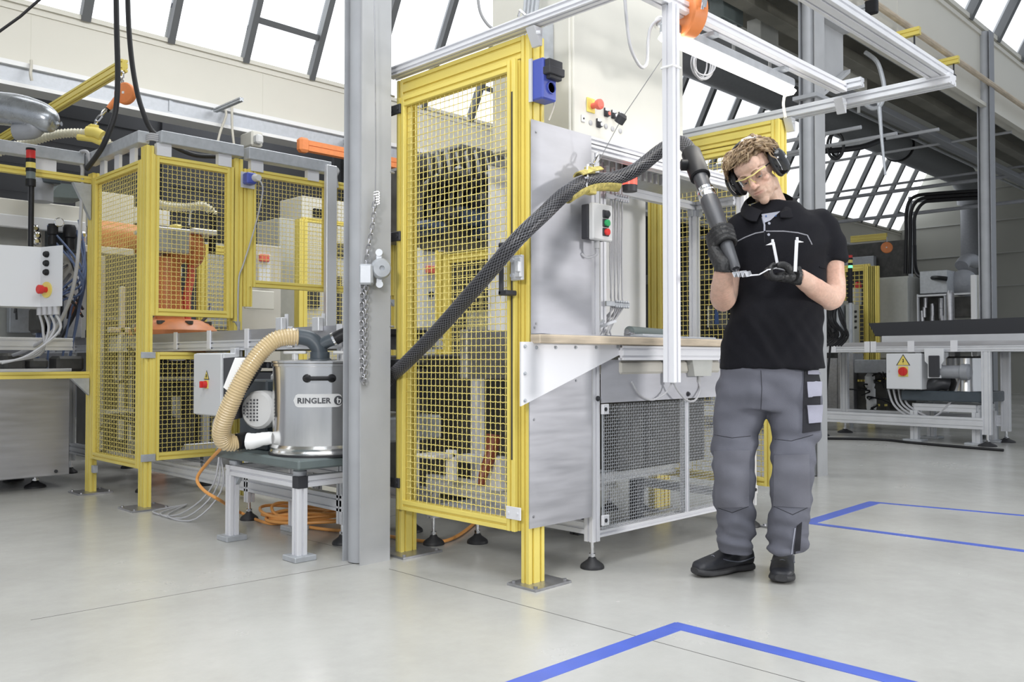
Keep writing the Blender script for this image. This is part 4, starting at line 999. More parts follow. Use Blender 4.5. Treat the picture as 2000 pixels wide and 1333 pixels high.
# ---------------------------------------------------------------- robot inside the left cell
rv = 6.25
rbt = thing('industrial_robot', 'orange industrial robot inside the left mesh cell', 'robot', P(345, 660, v=rv))
c = P(340, 652, v=rv)
B().lathe([(.30, -.14), (.30, .02), (.26, .07), (.17, .10), (.05, .11)], c, Z, 36).build('base', 'orange_robot', rbt)
m = B()
for i in range(8):
    a_ = i*pi/4; m.cyl(c+V((cos(a_)*.245, sin(a_)*.245, .06)), c+V((cos(a_)*.245, sin(a_)*.245, .085)), .028, n=12)
m.build('bolt', 'machine_dark', rbt)
A_ = lambda x, y, b=0: P(x, y, v=rv+b)
B().tube([A_(335, 640), A_(330, 600), A_(328, 550), A_(330, 505)], lambda t: .10-.015*t, 18, k=4).build('lower_arm', 'orange_robot', rbt)
B().tube([A_(330, 505), A_(352, 488), A_(372, 480)], .09, 18, k=4).ball(A_(378, 487), (.085, .085, .14), 20, 14).build('upper_arm', 'orange_robot', rbt)
B().tube([A_(374, 500), A_(373, 540), A_(365, 580), A_(365, 625)], .03, 10, k=4).build('cable_guide', 'red_soft', rbt)
m = B(); rb(m, 300, 452, 370, 493, v=rv-.15, dep=.3); m.build('gripper_box', 'galv', rbt)
m = B(); rb(m, 300, 445, 372, 453, v=rv-.15, dep=.35); rb(m, 378, 448, 425, 458, v=rv-.1, dep=.3); m.build('tool_plate', 'alu', rbt)
m = B(); rb(m, 340, 438, 358, 446, v=rv-.1, dep=.1, r=.02); m.build('beacon', 'yellow', rbt)
m = B(); rb(m, 335, 520, 356, 540, v=rv+.3, dep=.02); m.build('warning_plate', 'paper', rbt)
rh2 = thing('ribbed_hose', 'clear ribbed hose with black end inside the left mesh cell', 'hose', A_(360, 405))
corr(smoothpath([A_(296, 385), A_(310, 398), A_(335, 404), A_(370, 405), A_(395, 402), A_(412, 412), A_(418, 420)], 12), .026, .034, .02, 12).build('hose', 'pu_clear', rh2)
B().tube([A_(410, 408), A_(416, 430), A_(414, 495)], .026, 12, k=4).build('hose_end', 'black', rh2)
B().tube([A_(370, 440), A_(373, 412), A_(380, 408)], .008, 6, k=3).build('hanger', 'alu', rh2)
cc_ = thing('cell_cabinet', 'cream cabinet seen through the mesh of the left side panel', 'cabinet', P(228, 450, v=8.5))
m = B(); rb(m, 193, 378, 262, 440, v=8.2, dep=.6); rb(m, 262, 408, 332, 440, v=8.2, dep=.6); m.build('body', 'cream', cc_)
m = B(); q0_, q1_ = P(195, 500, v=8.2), P(330, 500, v=8.2); m.box((q0_.x, 8.25, 0), (q1_.x, 8.75, P(228, 441, v=8.2).z)); m.build('lower_cabinet', 'machine_dark', cc_)
ra = thing('robot_arm', 'orange robot arm lying across behind the left side panel', 'robot', P(228, 465, v=7.6))
B().tube([P(180, 458, v=7.4), P(225, 462, v=7.4), P(295, 472, v=7.45)], .12, 16, k=3).build('arm', 'orange_robot', ra)
m = B(); rb(m, 150, 482, 262, 496, v=7.2, dep=.5); m.build('guard_plate', 'cream', ra)
c = P(292, 480, v=7.5); B().cyl((c.x+.05, 7.5, 0), (c.x+.05, 7.5, c.z-.05), .10).build('pedestal', 'orange_robot', ra)
it = thing('cell_equipment', 'dark frames, motors and tubes inside the left cell behind the lower mesh', 'equipment', P(340, 850, v=6.0))
rg = random.Random(5); m = B()
for (a, b, c_, d_, v) in ((320, 700, 470, 760, 6.6), (330, 745, 380, 870, 6.2), (385, 770, 440, 870, 6.3), (205, 620, 250, 900, 6.6), (188, 640, 260, 700, 6.9), (300, 655, 420, 690, 7.2)): rb(m, a, b, c_, d_, v=v, dep=.25, r=.02)
m.build('frame_block', 'machine_dark', it)
m = B(); 
for (a, b, c_, d_, v) in ((192, 500, 202, 880, 6.6), (214, 640, 262, 650, 6.5), (236, 560, 243, 860, 6.5), (310, 868, 430, 880, 5.8), (340, 775, 352, 880, 5.9), (312, 735, 440, 742, 5.9), (200, 800, 262, 808, 6.3)): rb(m, a, b, c_, d_, v=v, dep=.04, r=.003)
m.build('profile_frame', 'alu', it)
B().lathe([(.12, -.12), (.13, -.1), (.13, .1), (.09, .16)], P(326, 850, v=5.9), (-.5, -1, 0), 24).build('motor', 'dark_plastic', it)
m = B()
for i in range(14):
    x, y = rg.uniform(200, 440), rg.uniform(640, 860); m.tube([P(x, y, v=6.3), P(x+rg.uniform(-40, 40), y+rg.uniform(-40, 40), v=6.0+rg.random()*.4), P(x+rg.uniform(-60, 60), y+rg.uniform(-60, 60), v=6.4)], .012, 6, k=5)
m.build('tubing', 'tube_grey', it)
# machines behind panel 2 and 3
def bgcab(name, label, cat, rects, v):
    t = thing(name, label, cat, P(rects[0][0][0], rects[0][0][3], v=v))
    for (a, b, c_, d_), dv, mm, nm in rects:
        m = B()
        if dv == 0: q0_, q1_ = P(a, 500, v=v), P(c_, 500, v=v); m.box((q0_.x, v+.01, 0), (q1_.x, v+.48, .9))
        rb(m, a, b, c_, d_, v=v+dv, dep=.5 if dv == 0 else .04); m.build(nm, mm, t)
    return t
bm = bgcab('coating_machine', 'beige machine with an orange red emblem panel behind the second mesh panel', 'machine', [((470, 478, 548, 760), 0, 'beige', 'housing'), ((480, 568, 536, 604), -.25, 'cream', 'hopper'), ((506, 497, 530, 556), -.03, 'white_box', 'door_panel'), ((509, 497, 527, 511), -.06, 'red_soft', 'lid')], 7.6)
bgcab('switch_cabinet', 'tall grey beige cabinet behind the second mesh panel', 'cabinet', [((546, 428, 590, 760), 0, 'cabinet_grey', 'body')], 8.6)
bgcab('switch_cabinet', 'pale cabinet with small vents left of the column, behind the third mesh panel', 'cabinet', [((590, 395, 760, 760), 0, 'cream', 'body'), ((614, 408, 632, 424), -.04, 'black', 'vent'), ((655, 475, 678, 500), -.04, 'machine_dark', 'control_panel'), ((596, 560, 625, 600), -.04, 'machine_dark', 'terminal'), ((655, 540, 668, 640), -.04, 'machine_dark', 'slot')], 8.9)
F3 = thing('guard_fence', 'yellow mesh fence standing behind the second and third panels of the left cell', 'safety fence', (4.6, 8, 0))
x0, x1 = uu(590, 8.2), uu(700, 8.2); framed(F3, 'panel', (x0, 8.2), X, x1-x0, .3, P(620, 428, v=8.2).z, pitch=.05, r=.003)
post(F3, uu(580, 8.2), 8.15, .1, .1, 0, P(580, 428, v=8.2).z)
F4 = thing('guard_fence', 'yellow mesh fence behind the orange robot in the left cell', 'safety fence', (3.5, 7.2, 0))
x0, x1 = uu(386, 7.4), uu(462, 7.4); framed(F4, 'panel', (x0, 7.4), X, x1-x0, .3, P(425, 480, v=7.4).z, fw=.08, pitch=.04, r=.003)
m = B(); rb(m, 396, 475, 450, 640, v=7.7, dep=.05); m.build('backing_sheet', 'galv', F4)
# ---------------------------------------------------------------- equipment seen through the near door
pm = thing('press_machine', 'dark press machine inside the main cell behind the tall yellow door', 'machine', (3.2, 3.4, 0))
U = lambda px, v: P(px, 500, v=v).x
m = B(); m.bbox((3.35, 2.62, .36), (4.1, 3.06, .80), .01); m.bbox((3.2, 3.20, .36), (4.2, 3.9, .93), .01); m.bbox((3.7, 3.9, .05), (4.2, 5.15, .93), .01)  # last block is an added dark filler, darkens the view through the door mesh
m.build('lower_body_with_dark_fill', 'machine_dark', pm)
m = B(); rb(m, 912, 645, 1004, 740, v=2.78, dep=.05); m.build('cover_sheet', 'steel', pm)
m = B()
for (a, b, c_, d_, v, dp) in ((826, 330, 1002, 470, 4.6, .6), (826, 300, 870, 340, 4.4, .3), (900, 290, 1000, 330, 4.4, .4), (860, 400, 930, 470, 4.2, .3)): rb(m, a, b, c_, d_, v=v, dep=dp, r=.03)
m.build('upper_body', 'machine_dark', pm)
m = B()
for (a, b, c_, d_, v, dp) in ((835, 430, 880, 455, 4.05, .2), (905, 405, 960, 440, 4.1, .3), (940, 445, 985, 460, 4.1, .2)): rb(m, a, b, c_, d_, v=v, dep=dp, r=.03)
m.build('drive_motor', 'machine_blue', pm)
m = B()
for i in range(9): x = 835+i*19; m.tube([P(x, 300, v=4.3), P(x+8, 350, v=4.0), P(x-6, 400, v=4.15), P(x+5, 465, v=4.3)], .014+.006*(i % 3), 8, k=5)
m.build('hydraulic_hose', 'black', pm)
m = B()
for (x, y) in ((850, 360), (890, 345), (945, 355), (975, 385), (870, 420), (930, 390)): m.lathe([(.05, -.08), (.05, .06), (.03, .09)], P(x, y, v=4.1), (-.3, -1, .1), 16)
m.build('cylinder', 'tube_grey', pm)
m = B()
for (a, b, c_, d_, v, dp, mm) in ((846, 888, 890, 896, 3.0, .12, 0), (884, 880, 893, 940, 3.0, .05, 0), (920, 890, 944, 905, 3.05, .1, 0), (975, 893, 990, 960, 2.75, .1, 0)): rb(m, a, b, c_, d_, v=v, dep=dp, r=.003)
m.build('bracket', 'alu_bright', pm)
B().tube([P(965, 850, v=2.8), P(958, 890, v=2.8), P(945, 925, v=2.8), P(940, 950, v=2.8)], lambda t: .035-.02*t, 10, k=4).build('hose_reel', 'rust_red', pm)
m = B().prof((2.96, 2.9, .3), (4.2, 2.9, .3), .08, .045, Z, cell=.04).prof((2.75, 3.32, .3), (2.75, 2.6, .3), .08, .045, Z, cell=.04)
m.prof((2.75, 3.32, .155), (4.2, 3.32, .155), .06, .045, Z)
for u, v in ((2.92, 3.565),): pass
m.build('base_frame', 'alu', pm)
foot(pm, 2.76, 3.30, .13); foot(pm, 4.15, 3.32, .13)
for x in (3.45, 3.95): B().prof((x, 2.97, 0), (x, 2.97, .36), .06, .06, X).build('leg', 'tube_grey', pm)
F5 = thing('guard_fence', 'small yellow mesh enclosure seen far back through the tall yellow door', 'safety fence', (5.6, 6, 0))
y1, y0 = P(868, 500, u=5.6).y, P(990, 500, u=5.6).y; zt = P(930, 490, u=5.6).z
framed(F5, 'panel', (5.6, y0), Y, y1-y0, .5, zt, fw=.09, pitch=.045, r=.003); post(F5, 5.57, y0-.14, .09, .11, 0, zt+.05); post(F5, 5.57, y1+.02, .09, .09, 0, zt+.05)
m = B(); m.bbox((5.56, y0-.05, zt+.03), (5.66, y1+.05, zt+.10)); m.build('top_channel', 'alu_bright', F5)
m = B(); m.box((5.9, y0, .5), (5.95, y1, zt-.55)); m.build('backing_sheet', 'galv', F5)
F6 = bgcab('switch_cabinet', 'pale narrow cabinet with orange label seen through the left part of the yellow door', 'cabinet', [((826, 468, 868, 780), 0, 'white_box', 'body'), ((836, 520, 858, 534), -.04, 'red_soft', 'label_plate'), ((826, 482, 856, 490), -.04, 'dark_plastic', 'vent'), ((842, 570, 848, 580), -.04, 'dark_plastic', 'switch')], 6.9)
# ================================================================ OVERHEAD
lt = thing('fluorescent_lamp', 'lit fluorescent batten lamp under the aluminium rail', 'lamp', (3.4, 1.97, 2.2))
b = P(1543, 156, v=1.985); zl = P(1426, 121, v=1.96).z+.012
B().bbox((2.83, 1.955, zl+.0), (b.x, 2.015, zl+.05), .01).build('housing', 'galv', lt)
B().bbox((2.82, 1.950, zl-.028), (b.x+.01, 2.02, zl+.005), .016).build('diffuser', 'lamp_white', lt)
B().tube([(b.x-.08, 1.97, zl-.04), (b.x-.085, 1.975, zl-.09), (b.x-.075, 1.97, zl-.15)], .007, 6, k=4).build('pull_strap', 'cable_beige', lt)
m = B()
for x in (3.1, 3.7): m.bbox((x, 1.93, zl+.05), (x+.04, 2.0, 2.25), .003)
m.build('bracket', 'galv', lt)
ld = bpy.data.lights.new('fluorescent_tube', 'AREA'); ld.shape = 'RECTANGLE'; ld.size = 1.1; ld.size_y = .08; ld.energy = 2.5; ld.color = (1, .95, .87)
lo = bpy.data.objects.new('fluorescent_tube', ld); COL.objects.link(lo); lo.location = (3.4, 1.99, zl-.05); lo.parent = lt; lo.location = V(lo.location)-wloc(lt)
bc = P(1346, 28, d=3.44)
ob = thing('spring_balancer', 'large orange spring balancer beside the white upright, above the lamp', 'balancer', bc)
axv = (-R45*.93-B45*.36).normalized()
B().lathe([(.082, -.034), (.090, -.028), (.090, .026), (.083, .033), (.05, .034)], bc, axv, 48).build('drum_housing', 'orange', ob)
m = B(); sv = axv.cross(Z); q = bc-axv*.0+sv*.0
m.tube([bc+Z*.11+sv*.02, bc+Z*.04-B45*.10+R45*.03, bc-Z*.02-B45*.098+R45*.03], .006, 8, k=4); m.tube([bc+Z*.10+R45*.05-B45*.08, bc+Z*.02+R45*.045-B45*.09, bc-Z*.01+R45*.04-B45*.09], .008, 6, k=3)
m.build('safety_hook', 'chrome', ob)
solo('balancer_wire', B().tube([P(1330, 60, d=3.44), P(1213, 234, d=3.55), P(1168, 318, d=3.63)], .0016, 6), 'steel', 'thin steel wire running down from the orange balancer to the hose clamp', 'wire')
wc = P(1213, 232, d=3.55); dw = (P(1330, 60, d=3.44)-P(1168, 318, d=3.63)).normalized()
solo('wire_stop', B().lathe([(.012, -.022), (.020, -.02), (.021, .01), (.014, .02), (.004, .022)], wc, dw, 20), 'dark_plastic', 'black plastic stop on the thin steel wire', 'wire stop')
solo('lamp_cable', B().tube([P(1219, -20, v=2.1), P(1224, 40, v=2.1), P(1231, 90, v=2.1), P(1245, 122, v=2.1), P(1256, 132, v=2.1), P(1264, 120, v=2.1), P(1266, 80, v=2.1), P(1272, 52, v=2.1), P(1290, 38, v=2.1), P(1330, 28, v=2.05)], .0065, 8, k=6), 'cable_grey', 'grey cable looping in front of the cream cabinet', 'cable')
solo('round_knob', B().lathe([(.025, 0), (.025, .03), (.018, .034)], P(1288, 48, v=2.12), -B45, 20), 'stainless', 'small round metal knob half hidden behind the white upright', 'knob')
ccl = thing('cable_coil', 'coil of thin grey cable hanging under the lamp', 'cable coil', P(1375, 130, v=2.1)); m = B(); rg = random.Random(2)
for i in range(7):
    cx = 1372+rg.uniform(-5, 5); w_ = rg.uniform(13, 22); h_ = rg.uniform(22, 36); b_ = rg.uniform(-.03, .03)
    m.tube([P(cx+w_*cos(a_), 124+h_*sin(a_)*1.0, v=2.12+b_) for a_ in [2*pi*q/16 for q in range(16)]], .0035, 6, k=2, closed=True)
m.tube([P(1372, 92, v=2.12), P(1374, 80, v=2.05), P(1376, 74, v=2.0)], .004, 6); m.build('cable', 'cable_grey', ccl)
solo('hanging_cable', B().tube([P(932, -20, v=4), P(937, 20, v=4), P(950, 45, v=4), P(965, 56, v=4), P(985, 50, v=4)], .009, 8, k=6), 'cable_grey', 'short grey cable arching over the top rail of the yellow door', 'cable')
cd2 = thing('conduit_stack', 'grey conduits and clips rising behind the door top rail', 'conduit', (2.7, 2.6, 2.3)); m = B()
for i in range(4): m.tube([P(1022+i*7, 95, u=2.75), P(1024+i*7, 40, u=2.75), P(1030+i*8, -30, u=2.75)], .010, 8)
m.build('pipes', 'galv', cd2)
m = B(); rb(m, 1062, 40, 1102, 105, v=2.62, dep=.05); m.build('bracket_plate', 'galv', cd2)
for k, (x0, y0, x1, y1, lb, mm) in enumerate(((1413, -20, 1452, 42, 'grey green transformer box above the lamp, next to the orange balancer', 'dark_green_grey'), (1486, 42, 1521, 98, 'grey green junction box above the lamp rail, middle of the row', 'cabinet_grey'), (1660, 130, 1694, 175, 'cream and green junction box behind the rear rail corner', 'cream'))):
    t = thing('junction_box', lb, 'junction box', P(x0, y1, v=3.9)); m = B(); rb(m, x0, y0, x1, y1, v=3.9, dep=.14); m.build('housing', mm, t)
    c = P((x0+x1)/2, y1, v=3.95); B().lathe([(.03, 0), (.03, -.08), (.015, -.1), (.015, -.25)], c, Z, 12).build('cable_gland', 'light_plastic', t)
# services along the near gutter beam
m = B()
a, b = P(1691, 0, v=3.1), P(1940, 163, v=3.1); zp = .5*(a.z+b.z); m.tube([(5, 3.1, zp), (26, 3.1, zp)], .03, 10)
solo('service_pipe', m, 'wood_board', 'brown pipe running along the cream gutter beam at the upper right', 'pipe')
for k, (xa, ya, xb, yb, lb) in enumerate(((1740, 74, 1797, 65, 'yellow profile bracket on the cream beam, the one nearer the top edge'), (1828, 126, 1873, 116, 'yellow profile bracket on the cream beam, the one further down right'))):
    s = P(xa, ya, v=3.17); e = P(xb, yb, u=s.x); e.z = s.z; t = jib('support_arm', lb, s, e, .07); B().tube([e+Y*.05-Z*.03, e+Y*.05-Z*.14], .008, 6).ball(e+Y*.05-Z*.16, .025, 8, 6).build('hook', 'dark_plastic', t)
s = P(1668, 24, v=3.17); e = P(1704, 17, u=s.x); e.z = s.z; t = jib('support_arm', 'grey profile stub with a black clamp above the yellow brackets', s, e, .07, 'galv'); B().bbox(s+V((-.03, -.2, -.06)), s+V((.03, -.1, .06)), .01).build('clamp', 'black', t)
for k, (y0, y1, v, r, mm, lb) in enumerate(((150, 330, 4.0, .05, 'duct_grey', 'dark square rail under the roof, topmost of the right hand bundle'), (196, 352, 4.3, .035, 'duct_grey', 'dark thin rail under the roof, second of the right hand bundle'), (120, 300, 3.75, .07, 'roof_dark', 'wide dark tray under the roof next to the cream beam'))):
    z = P(1731, y0+0, v=v).z; z = (3.72, 3.86, 3.9)[k]
    solo('ceiling_rail', B().bbox((4.6, v-r, z-r*.7), (26, v+r, z+r*.7), .004), mm, lb, 'rail')
rails = ((3.55, 3.98), (3.65, 4.12), (4.5, 4.1), (4.75, 4.2), (5.1, 4.3))
for k, (v, z) in enumerate(rails):
    solo('conduit_pipe', B().tube([(3.2, v, z), (26, v, z)], .022+.006*(k % 2), 8), ('galv', 'roof_dark')[k % 2], 'conduit pipe under the roof, '+('nearest to', 'second from', 'third from', 'fourth from', 'furthest from')[k]+' the cream beam', 'pipe', 'conduit pipes under the roof')
m = B(); m.box((3.3, 3.72, 4.15), (26, 4.4, 4.45)); solo('cable_tray', m, 'roof_dark', 'wide dark cable tray hanging under the roof behind the column bracket', 'cable tray')
for k, (px, py) in enumerate(((1700, 245), (1700, 270), (1780, 262), (1720, 300))):
    u = (7.6, 8.4, 9.5, 12.)[k]; z = P(px, py, u=u).z
    solo('tie_rod', B().tube([(u, 3.25, z), (u, 10.3, z), (u, 10.3, 4.1)], .018, 8), 'column_grey', 'thin grey tie rod crossing the hall, '+('highest', 'second highest', 'third', 'lowest')[k]+' behind the rear rail', 'tie rod', 'tie rods')
for k, (py, r) in enumerate(((358, .02), (372, .03), (420, .03))):
    u = 15.; z = P(1760, py, u=u).z; solo('tie_rod', B().tube([(u, 3.25, z), (u, 10.3, z), (u, 10.3, 4.1)], r, 8), 'duct_grey', ('upper dark tie rod in front of the far windows', 'lower thick dark tie rod in front of the far windows', 'dark tie rod at the foot of the far windows')[k], 'tie rod')
dt = thing('ventilation_duct', 'large dark round duct running below the far windows at the upper right', 'duct', (20, 7.9, 5.6))
zd = P(1700, 262, v=7.9).z; 
B().tube([(9, 7.9, zd), (24.6, 7.9, zd), (25.3, 7.9, zd-.25), (25.4, 7.9, zd-.7)], .33, 24).build('duct', 'duct_grey', dt)
B().tube([(25.4, 7.9, zd-.7), (25.4, 7.9, 3.6)], .25, 20).tube([(25.4, 7.9, 3.6), (25.4, 7.9, 2.6)], .17, 20).build('down_pipe', 'duct_grey', dt)
m = B(); m.lathe([(.36, -.03), (.36, .03)], (20.5, 7.9, zd), X, 28).lathe([(.36, -.03), (.36, .03)], (15.5, 7.9, zd), X, 28); m.build('joint_ring', 'black', dt)
hc = thing('hanging_conduit', 'grey conduit with a loop hanging behind the rear rail at the right', 'conduit', P(1720, 250, u=8)); m = B()
m.tube([P(1690, 102, u=8), P(1712, 120, u=8), P(1723, 150, u=8), P(1727, 180, u=8), P(1720, 205, u=8), P(1705, 212, u=8), P(1692, 205, u=8), P(1683, 193, u=8)], .02, 8, k=6); m.tube([P(1716, 192, u=8), P(1722, 270, u=8), P(1729, 342, u=8)], lambda t: .02-.01*t, 8)
m.build('pipe', 'galv', hc)
wt = solo('cable_loop', B().tube([P(1632+16*cos(a_), 285+26*sin(a_), u=9) for a_ in [2*pi*q/14 for q in range(14)]], .015, 6, k=2, closed=True).tube([P(1634+12*cos(a_), 282+24*sin(a_), u=9.1) for a_ in [2*pi*q/14 for q in range(14)]], .012, 6, k=2, closed=True), 'black', 'loops of black cable hanging in front of the far windows', 'cable')
solo('air_line', B().tube([P(1604, 296, u=9), P(1680, 288, u=9.2), P(1740, 268, u=9.6), P(1790, 266, u=10)], .03, 8, k=5), 'black', 'thick black line sagging in front of the far windows', 'cable')
# ================================================================ RIGHT BACKGROUND
RU = 9.9
zt = P(1780, 676, u=RU).z-.0
cvB = thing('belt_conveyor', 'long aluminium conveyor in the right background', 'conveyor', (RU, 3, 0))
zA = P(1780, 668, u=RU).z; zB = P(1780, 688, u=RU).z; zM = P(1780, 677, u=RU).z
B().box((RU, 1.2, zM), (RU+.01, 7.2, zA)).box((RU+.69, 1.2, zM), (RU+.70, 7.2, zA)).build('side_plate', 'brushed', cvB)
B().prof((RU+.02, 1.2, (zB+zM)/2), (RU+.02, 7.2, (zB+zM)/2), zM-zB, .05, Z, cell=(zM-zB)/2).prof((RU+.665, 1.2, (zB+zM)/2), (RU+.665, 7.2, (zB+zM)/2), zM-zB, .05, Z, cell=(zM-zB)/2).build('rail', 'alu', cvB)
B().box((RU+.03, 1.2, zM+.01), (RU+.68, 7.2, zA-.03)).build('belt', 'black_rubber', cvB)
m = B()
for px in (1627, 1694, 1705, 1779, 1863): y = P(px, 680, u=RU-.01).y; m.box((RU-.012, y-.035, zB), (RU-.002, y+.035, zA+.01))
m.build('side_clamp', 'alu_bright', cvB)
zr_ = P(1780, 822, u=RU).z; B().prof((RU+.02, 2.98, zr_), (RU+.02, 7.2, zr_), .12, .05, Z, cell=.06).prof((RU+.665, 2.98, zr_), (RU+.665, 7.2, zr_), .12, .05, Z, cell=.06).build('stretcher', 'alu', cvB)
for v in (2.95, 4.75, 6.6):
    for u in (RU+.03, RU+.665):
        B().prof((u, v, .12), (u, v, zB), .09, .06, Y).build('leg', 'alu', cvB); foot(cvB, u, v, .13, .09, .014)
u2 = RU+.35
chn = thing('feed_hood', 'dark grey channel lying on top of the right conveyor', 'hood', (u2, 4, zA))
a = P(1706, 631, u=u2).y; zt_ = P(1820, 628, u=u2).z; zb2 = P(1820, 655, u=u2).z
B().prism([(u2, a-.02, zb2), (u2, .9, zb2), (u2, .9, zt_+.03), (u2, a+.06, zt_)], (.35, 0, 0)).build('hood', 'dark_plastic', chn)
m = B(); m.box((u2-.01, a-.1, zA-.02), (u2+.3, .9, zb2)); m.build('support_strip', 'alu', chn)
e2b = ebox('white electrical box with yellow warning triangle and red switch under the right conveyor', RU-.04, P(1800, 720, u=RU-.04).y, P(1731, 720, u=RU-.04).y, P(1765, 761, u=RU-.04).z, P(1765, 691, u=RU-.04).z, .35, True, 1.9)
m = B()
for i in range(4): m.tube([P(1735+i*10, 761, u=RU+.1), P(1745+i*9, 790, u=RU+.1), P(1770+i*12, 812, u=RU+.1), P(1800+i*8, 820, u=RU+.15)], .012, 6, k=5)
m.tube([P(1874, 742, u=RU+.2), P(1860, 780, u=RU+.1), P(1835, 808, u=RU+.1), P(1815, 818, u=RU+.1)], .012, 6, k=5)
m.build('cable', 'cable_grey', e2b)
sgn = thing('filter_cassette', 'white metal bracket with black panel beside the right electrical box', 'filter', P(1825, 735, u=RU-.06))
f = lambda x, y: P(x, y, u=RU-.06)
B().prism([f(1805, 681), f(1843, 681), f(1843, 706), f(1838, 713), f(1838, 739), f(1812, 739), f(1812, 712), f(1806, 706)], (.02, 0, 0)).build('bracket', 'white_box', sgn)
m = B(); rb(m, 1813, 695, 1834, 737, u=RU-.09, dep=.03); m.build('panel', 'dark_plastic', sgn)
st2 = thing('equipment_cart', 'low aluminium stand under the drum vacuum in the right background', 'stand', P(1850, 850, z=0))
ct2 = (P(1785, 852, z=0), P(1908, 856, z=0)); ux = RU+.12
ya, yb = P(1787, 800, u=ux).y, P(1908, 800, u=ux).y; zt3 = P(1850, 788, u=ux).z
m = B()
m.prof((ux, ya, zt3-.05), (ux, yb, zt3-.05), .08, .06, Z); m.prof((ux+.5, ya, zt3-.05), (ux+.5, yb, zt3-.05), .08, .06, Z); m.prof((ux, ya, zt3-.05), (ux+.5, ya, zt3-.05), .08, .06, Z); m.prof((ux, yb, zt3-.05), (ux+.5, yb, zt3-.05), .08, .06, Z)
m.build('top_frame', 'alu', st2)
for u in (ux, ux+.5):
    for y in (ya, yb): l = B().prof((u, y, .02), (u, y, zt3-.09), .08, .08, X).build('leg', 'alu', st2); B().bbox((u-.1, y-.1, 0), (u+.1, y+.1, .025), .004).build('foot_plate', 'galv', l)
v2_ = thing('industrial_vacuum', 'steel drum vacuum with grey motor under the right conveyor', 'industrial vacuum', P(1850, 785, u=ux))
B().bbox((ux-.08, yb-.12, zt3+.02), (ux+.56, ya+.12, zt3+.13), .01).build('base_tray', 'anthracite', v2_)
dc = P(1888, 770, u=ux+.3); zz1 = P(1888, 700, u=ux+.0).z
B().lathe([(.21, zt3+.13), (.2, zt3+.2), (.2, zz1), (.18, zz1+.02)], (dc.x, dc.y, 0), n=40).build('drum', 'stainless', v2_)
B().lathe([(.06, -.17), (.07, -.15), (.07, .06), (.085, .07), (.085, .14), (.05, .16)], P(1865, 727, u=ux-.12), (0, -1, 0), 24).build('motor', 'duct_grey', v2_)
for s in (-.12, .12): B().bbox((dc.x-.1, dc.y+s-.03, zz1+.02), (dc.x+.1, dc.y+s+.03, zz1+.09), .01).build('lid_knob', 'light_plastic', v2_)
B().tube([P(1800, 765, u=ux+.1), P(1820, 755, u=ux+.05), P(1835, 748, u=ux+.05), P(1850, 750, u=ux+.1)], .08, 12, k=4).build('hose', 'tube_grey', v2_)
# equipment under / behind the right conveyor
eq = thing('valve_rack', 'dark rack of valves, tanks and wiring behind the right conveyor legs', 'equipment', P(1700, 800, u=11)); rg = random.Random(9)
m = B(); 
for (a, b, c_, d_, u) in ((1668, 728, 1732, 806, 11.2), (1735, 760, 1790, 800, 11.3)): rb(m, a, b, c_, d_, u=u, dep=.4)
m.build('rack', 'machine_dark', eq)
m = B(); rb(m, 1669, 703, 1731, 729, u=10.9, dep=.3); m.build('channel', 'galv', eq)
m = B(); rb(m, 1636, 690, 1668, 806, u=11.1, dep=.3); rb(m, 1615, 700, 1636, 812, u=11.4, dep=.1); m.build('side_panel', 'steel', eq)
m = B()
for (x, y) in ((1699, 745), (1702, 790), (1700, 770)): m.lathe([(.05, -.08), (.06, -.05), (.06, .06), (.03, .1)], P(x, y, u=11), Z, 14)
m.build('tank', 'paper', eq)
m = B()
for i in range(12): x, y = rg.uniform(1672, 1730), rg.choice((738, 742, 785, 790)); rb(m, x, y, x+3, y+4, u=11.0, dep=.05, r=.001)
m.build('valve', 'yellow', eq)
m = B()
for i in range(22): x, y = rg.uniform(1668, 1790), rg.uniform(735, 800); m.tube([P(x, y, u=11), P(x+rg.uniform(-20, 20), y+rg.uniform(-15, 15), u=10.9), P(x+rg.uniform(-30, 30), y+rg.uniform(-15, 20), u=11)], .01, 5, k=4)
m.build('wiring', 'black', eq)
gc = thing('switch_cabinet', 'tall grey cabinet standing behind the right conveyor', 'cabinet', P(1750, 660, u=12.5))
m = B(); rb(m, 1716, 541, 1776, 700, u=12.5, dep=.7); m.box((12.52, P(1774, 600, u=12.5).y, 0), (13.18, P(1718, 600, u=12.5).y, .98)); m.build('body', 'cabinet_grey', gc)
m = B(); rb(m, 1718, 544, 1774, 700, u=12.46, dep=.04); m.build('door', 'cabinet_grey', gc)
fb = thing('filter_unit', 'brushed metal filter box on a dark open frame behind the right conveyor', 'filter unit', P(1822, 640, u=12.6))
m = B(); rb(m, 1796, 529, 1850, 573, u=12.6, dep=.7); m.build('filter_box', 'galv', fb)
m = B(); rb(m, 1790, 575, 1794, 700, u=12.55, dep=.06); rb(m, 1790, 574, 1896, 578, u=12.55, dep=.06); rb(m, 1843, 578, 1847, 700, u=12.55, dep=.06); c = P(1792, 690, u=12.56); m.box((12.56, c.y-.03, 0), (12.62, c.y+.03, c.z+.1)); c = P(1845, 690, u=12.56); m.box((12.56, c.y-.03, 0), (12.62, c.y+.03, c.z+.1)); m.build('frame', 'alu', fb)
m = B(); rb(m, 1796, 580, 1842, 700, u=12.9, dep=.3); rb(m, 1848, 580, 1900, 620, u=12.95, dep=.3); m.build('interior', 'machine_dark', fb)
m = B()
for i in range(12): x, y = rg.uniform(1798, 1840), rg.uniform(590, 630); m.lathe([(.03, -.08), (.03, .06)], P(x, y, u=12.8), Z, 8)
m.lathe([(.05, -.5), (.05, .1), (.03, .15)], P(1856, 590, u=12.4), Z, 12)
m.build('valve', 'steel', fb)
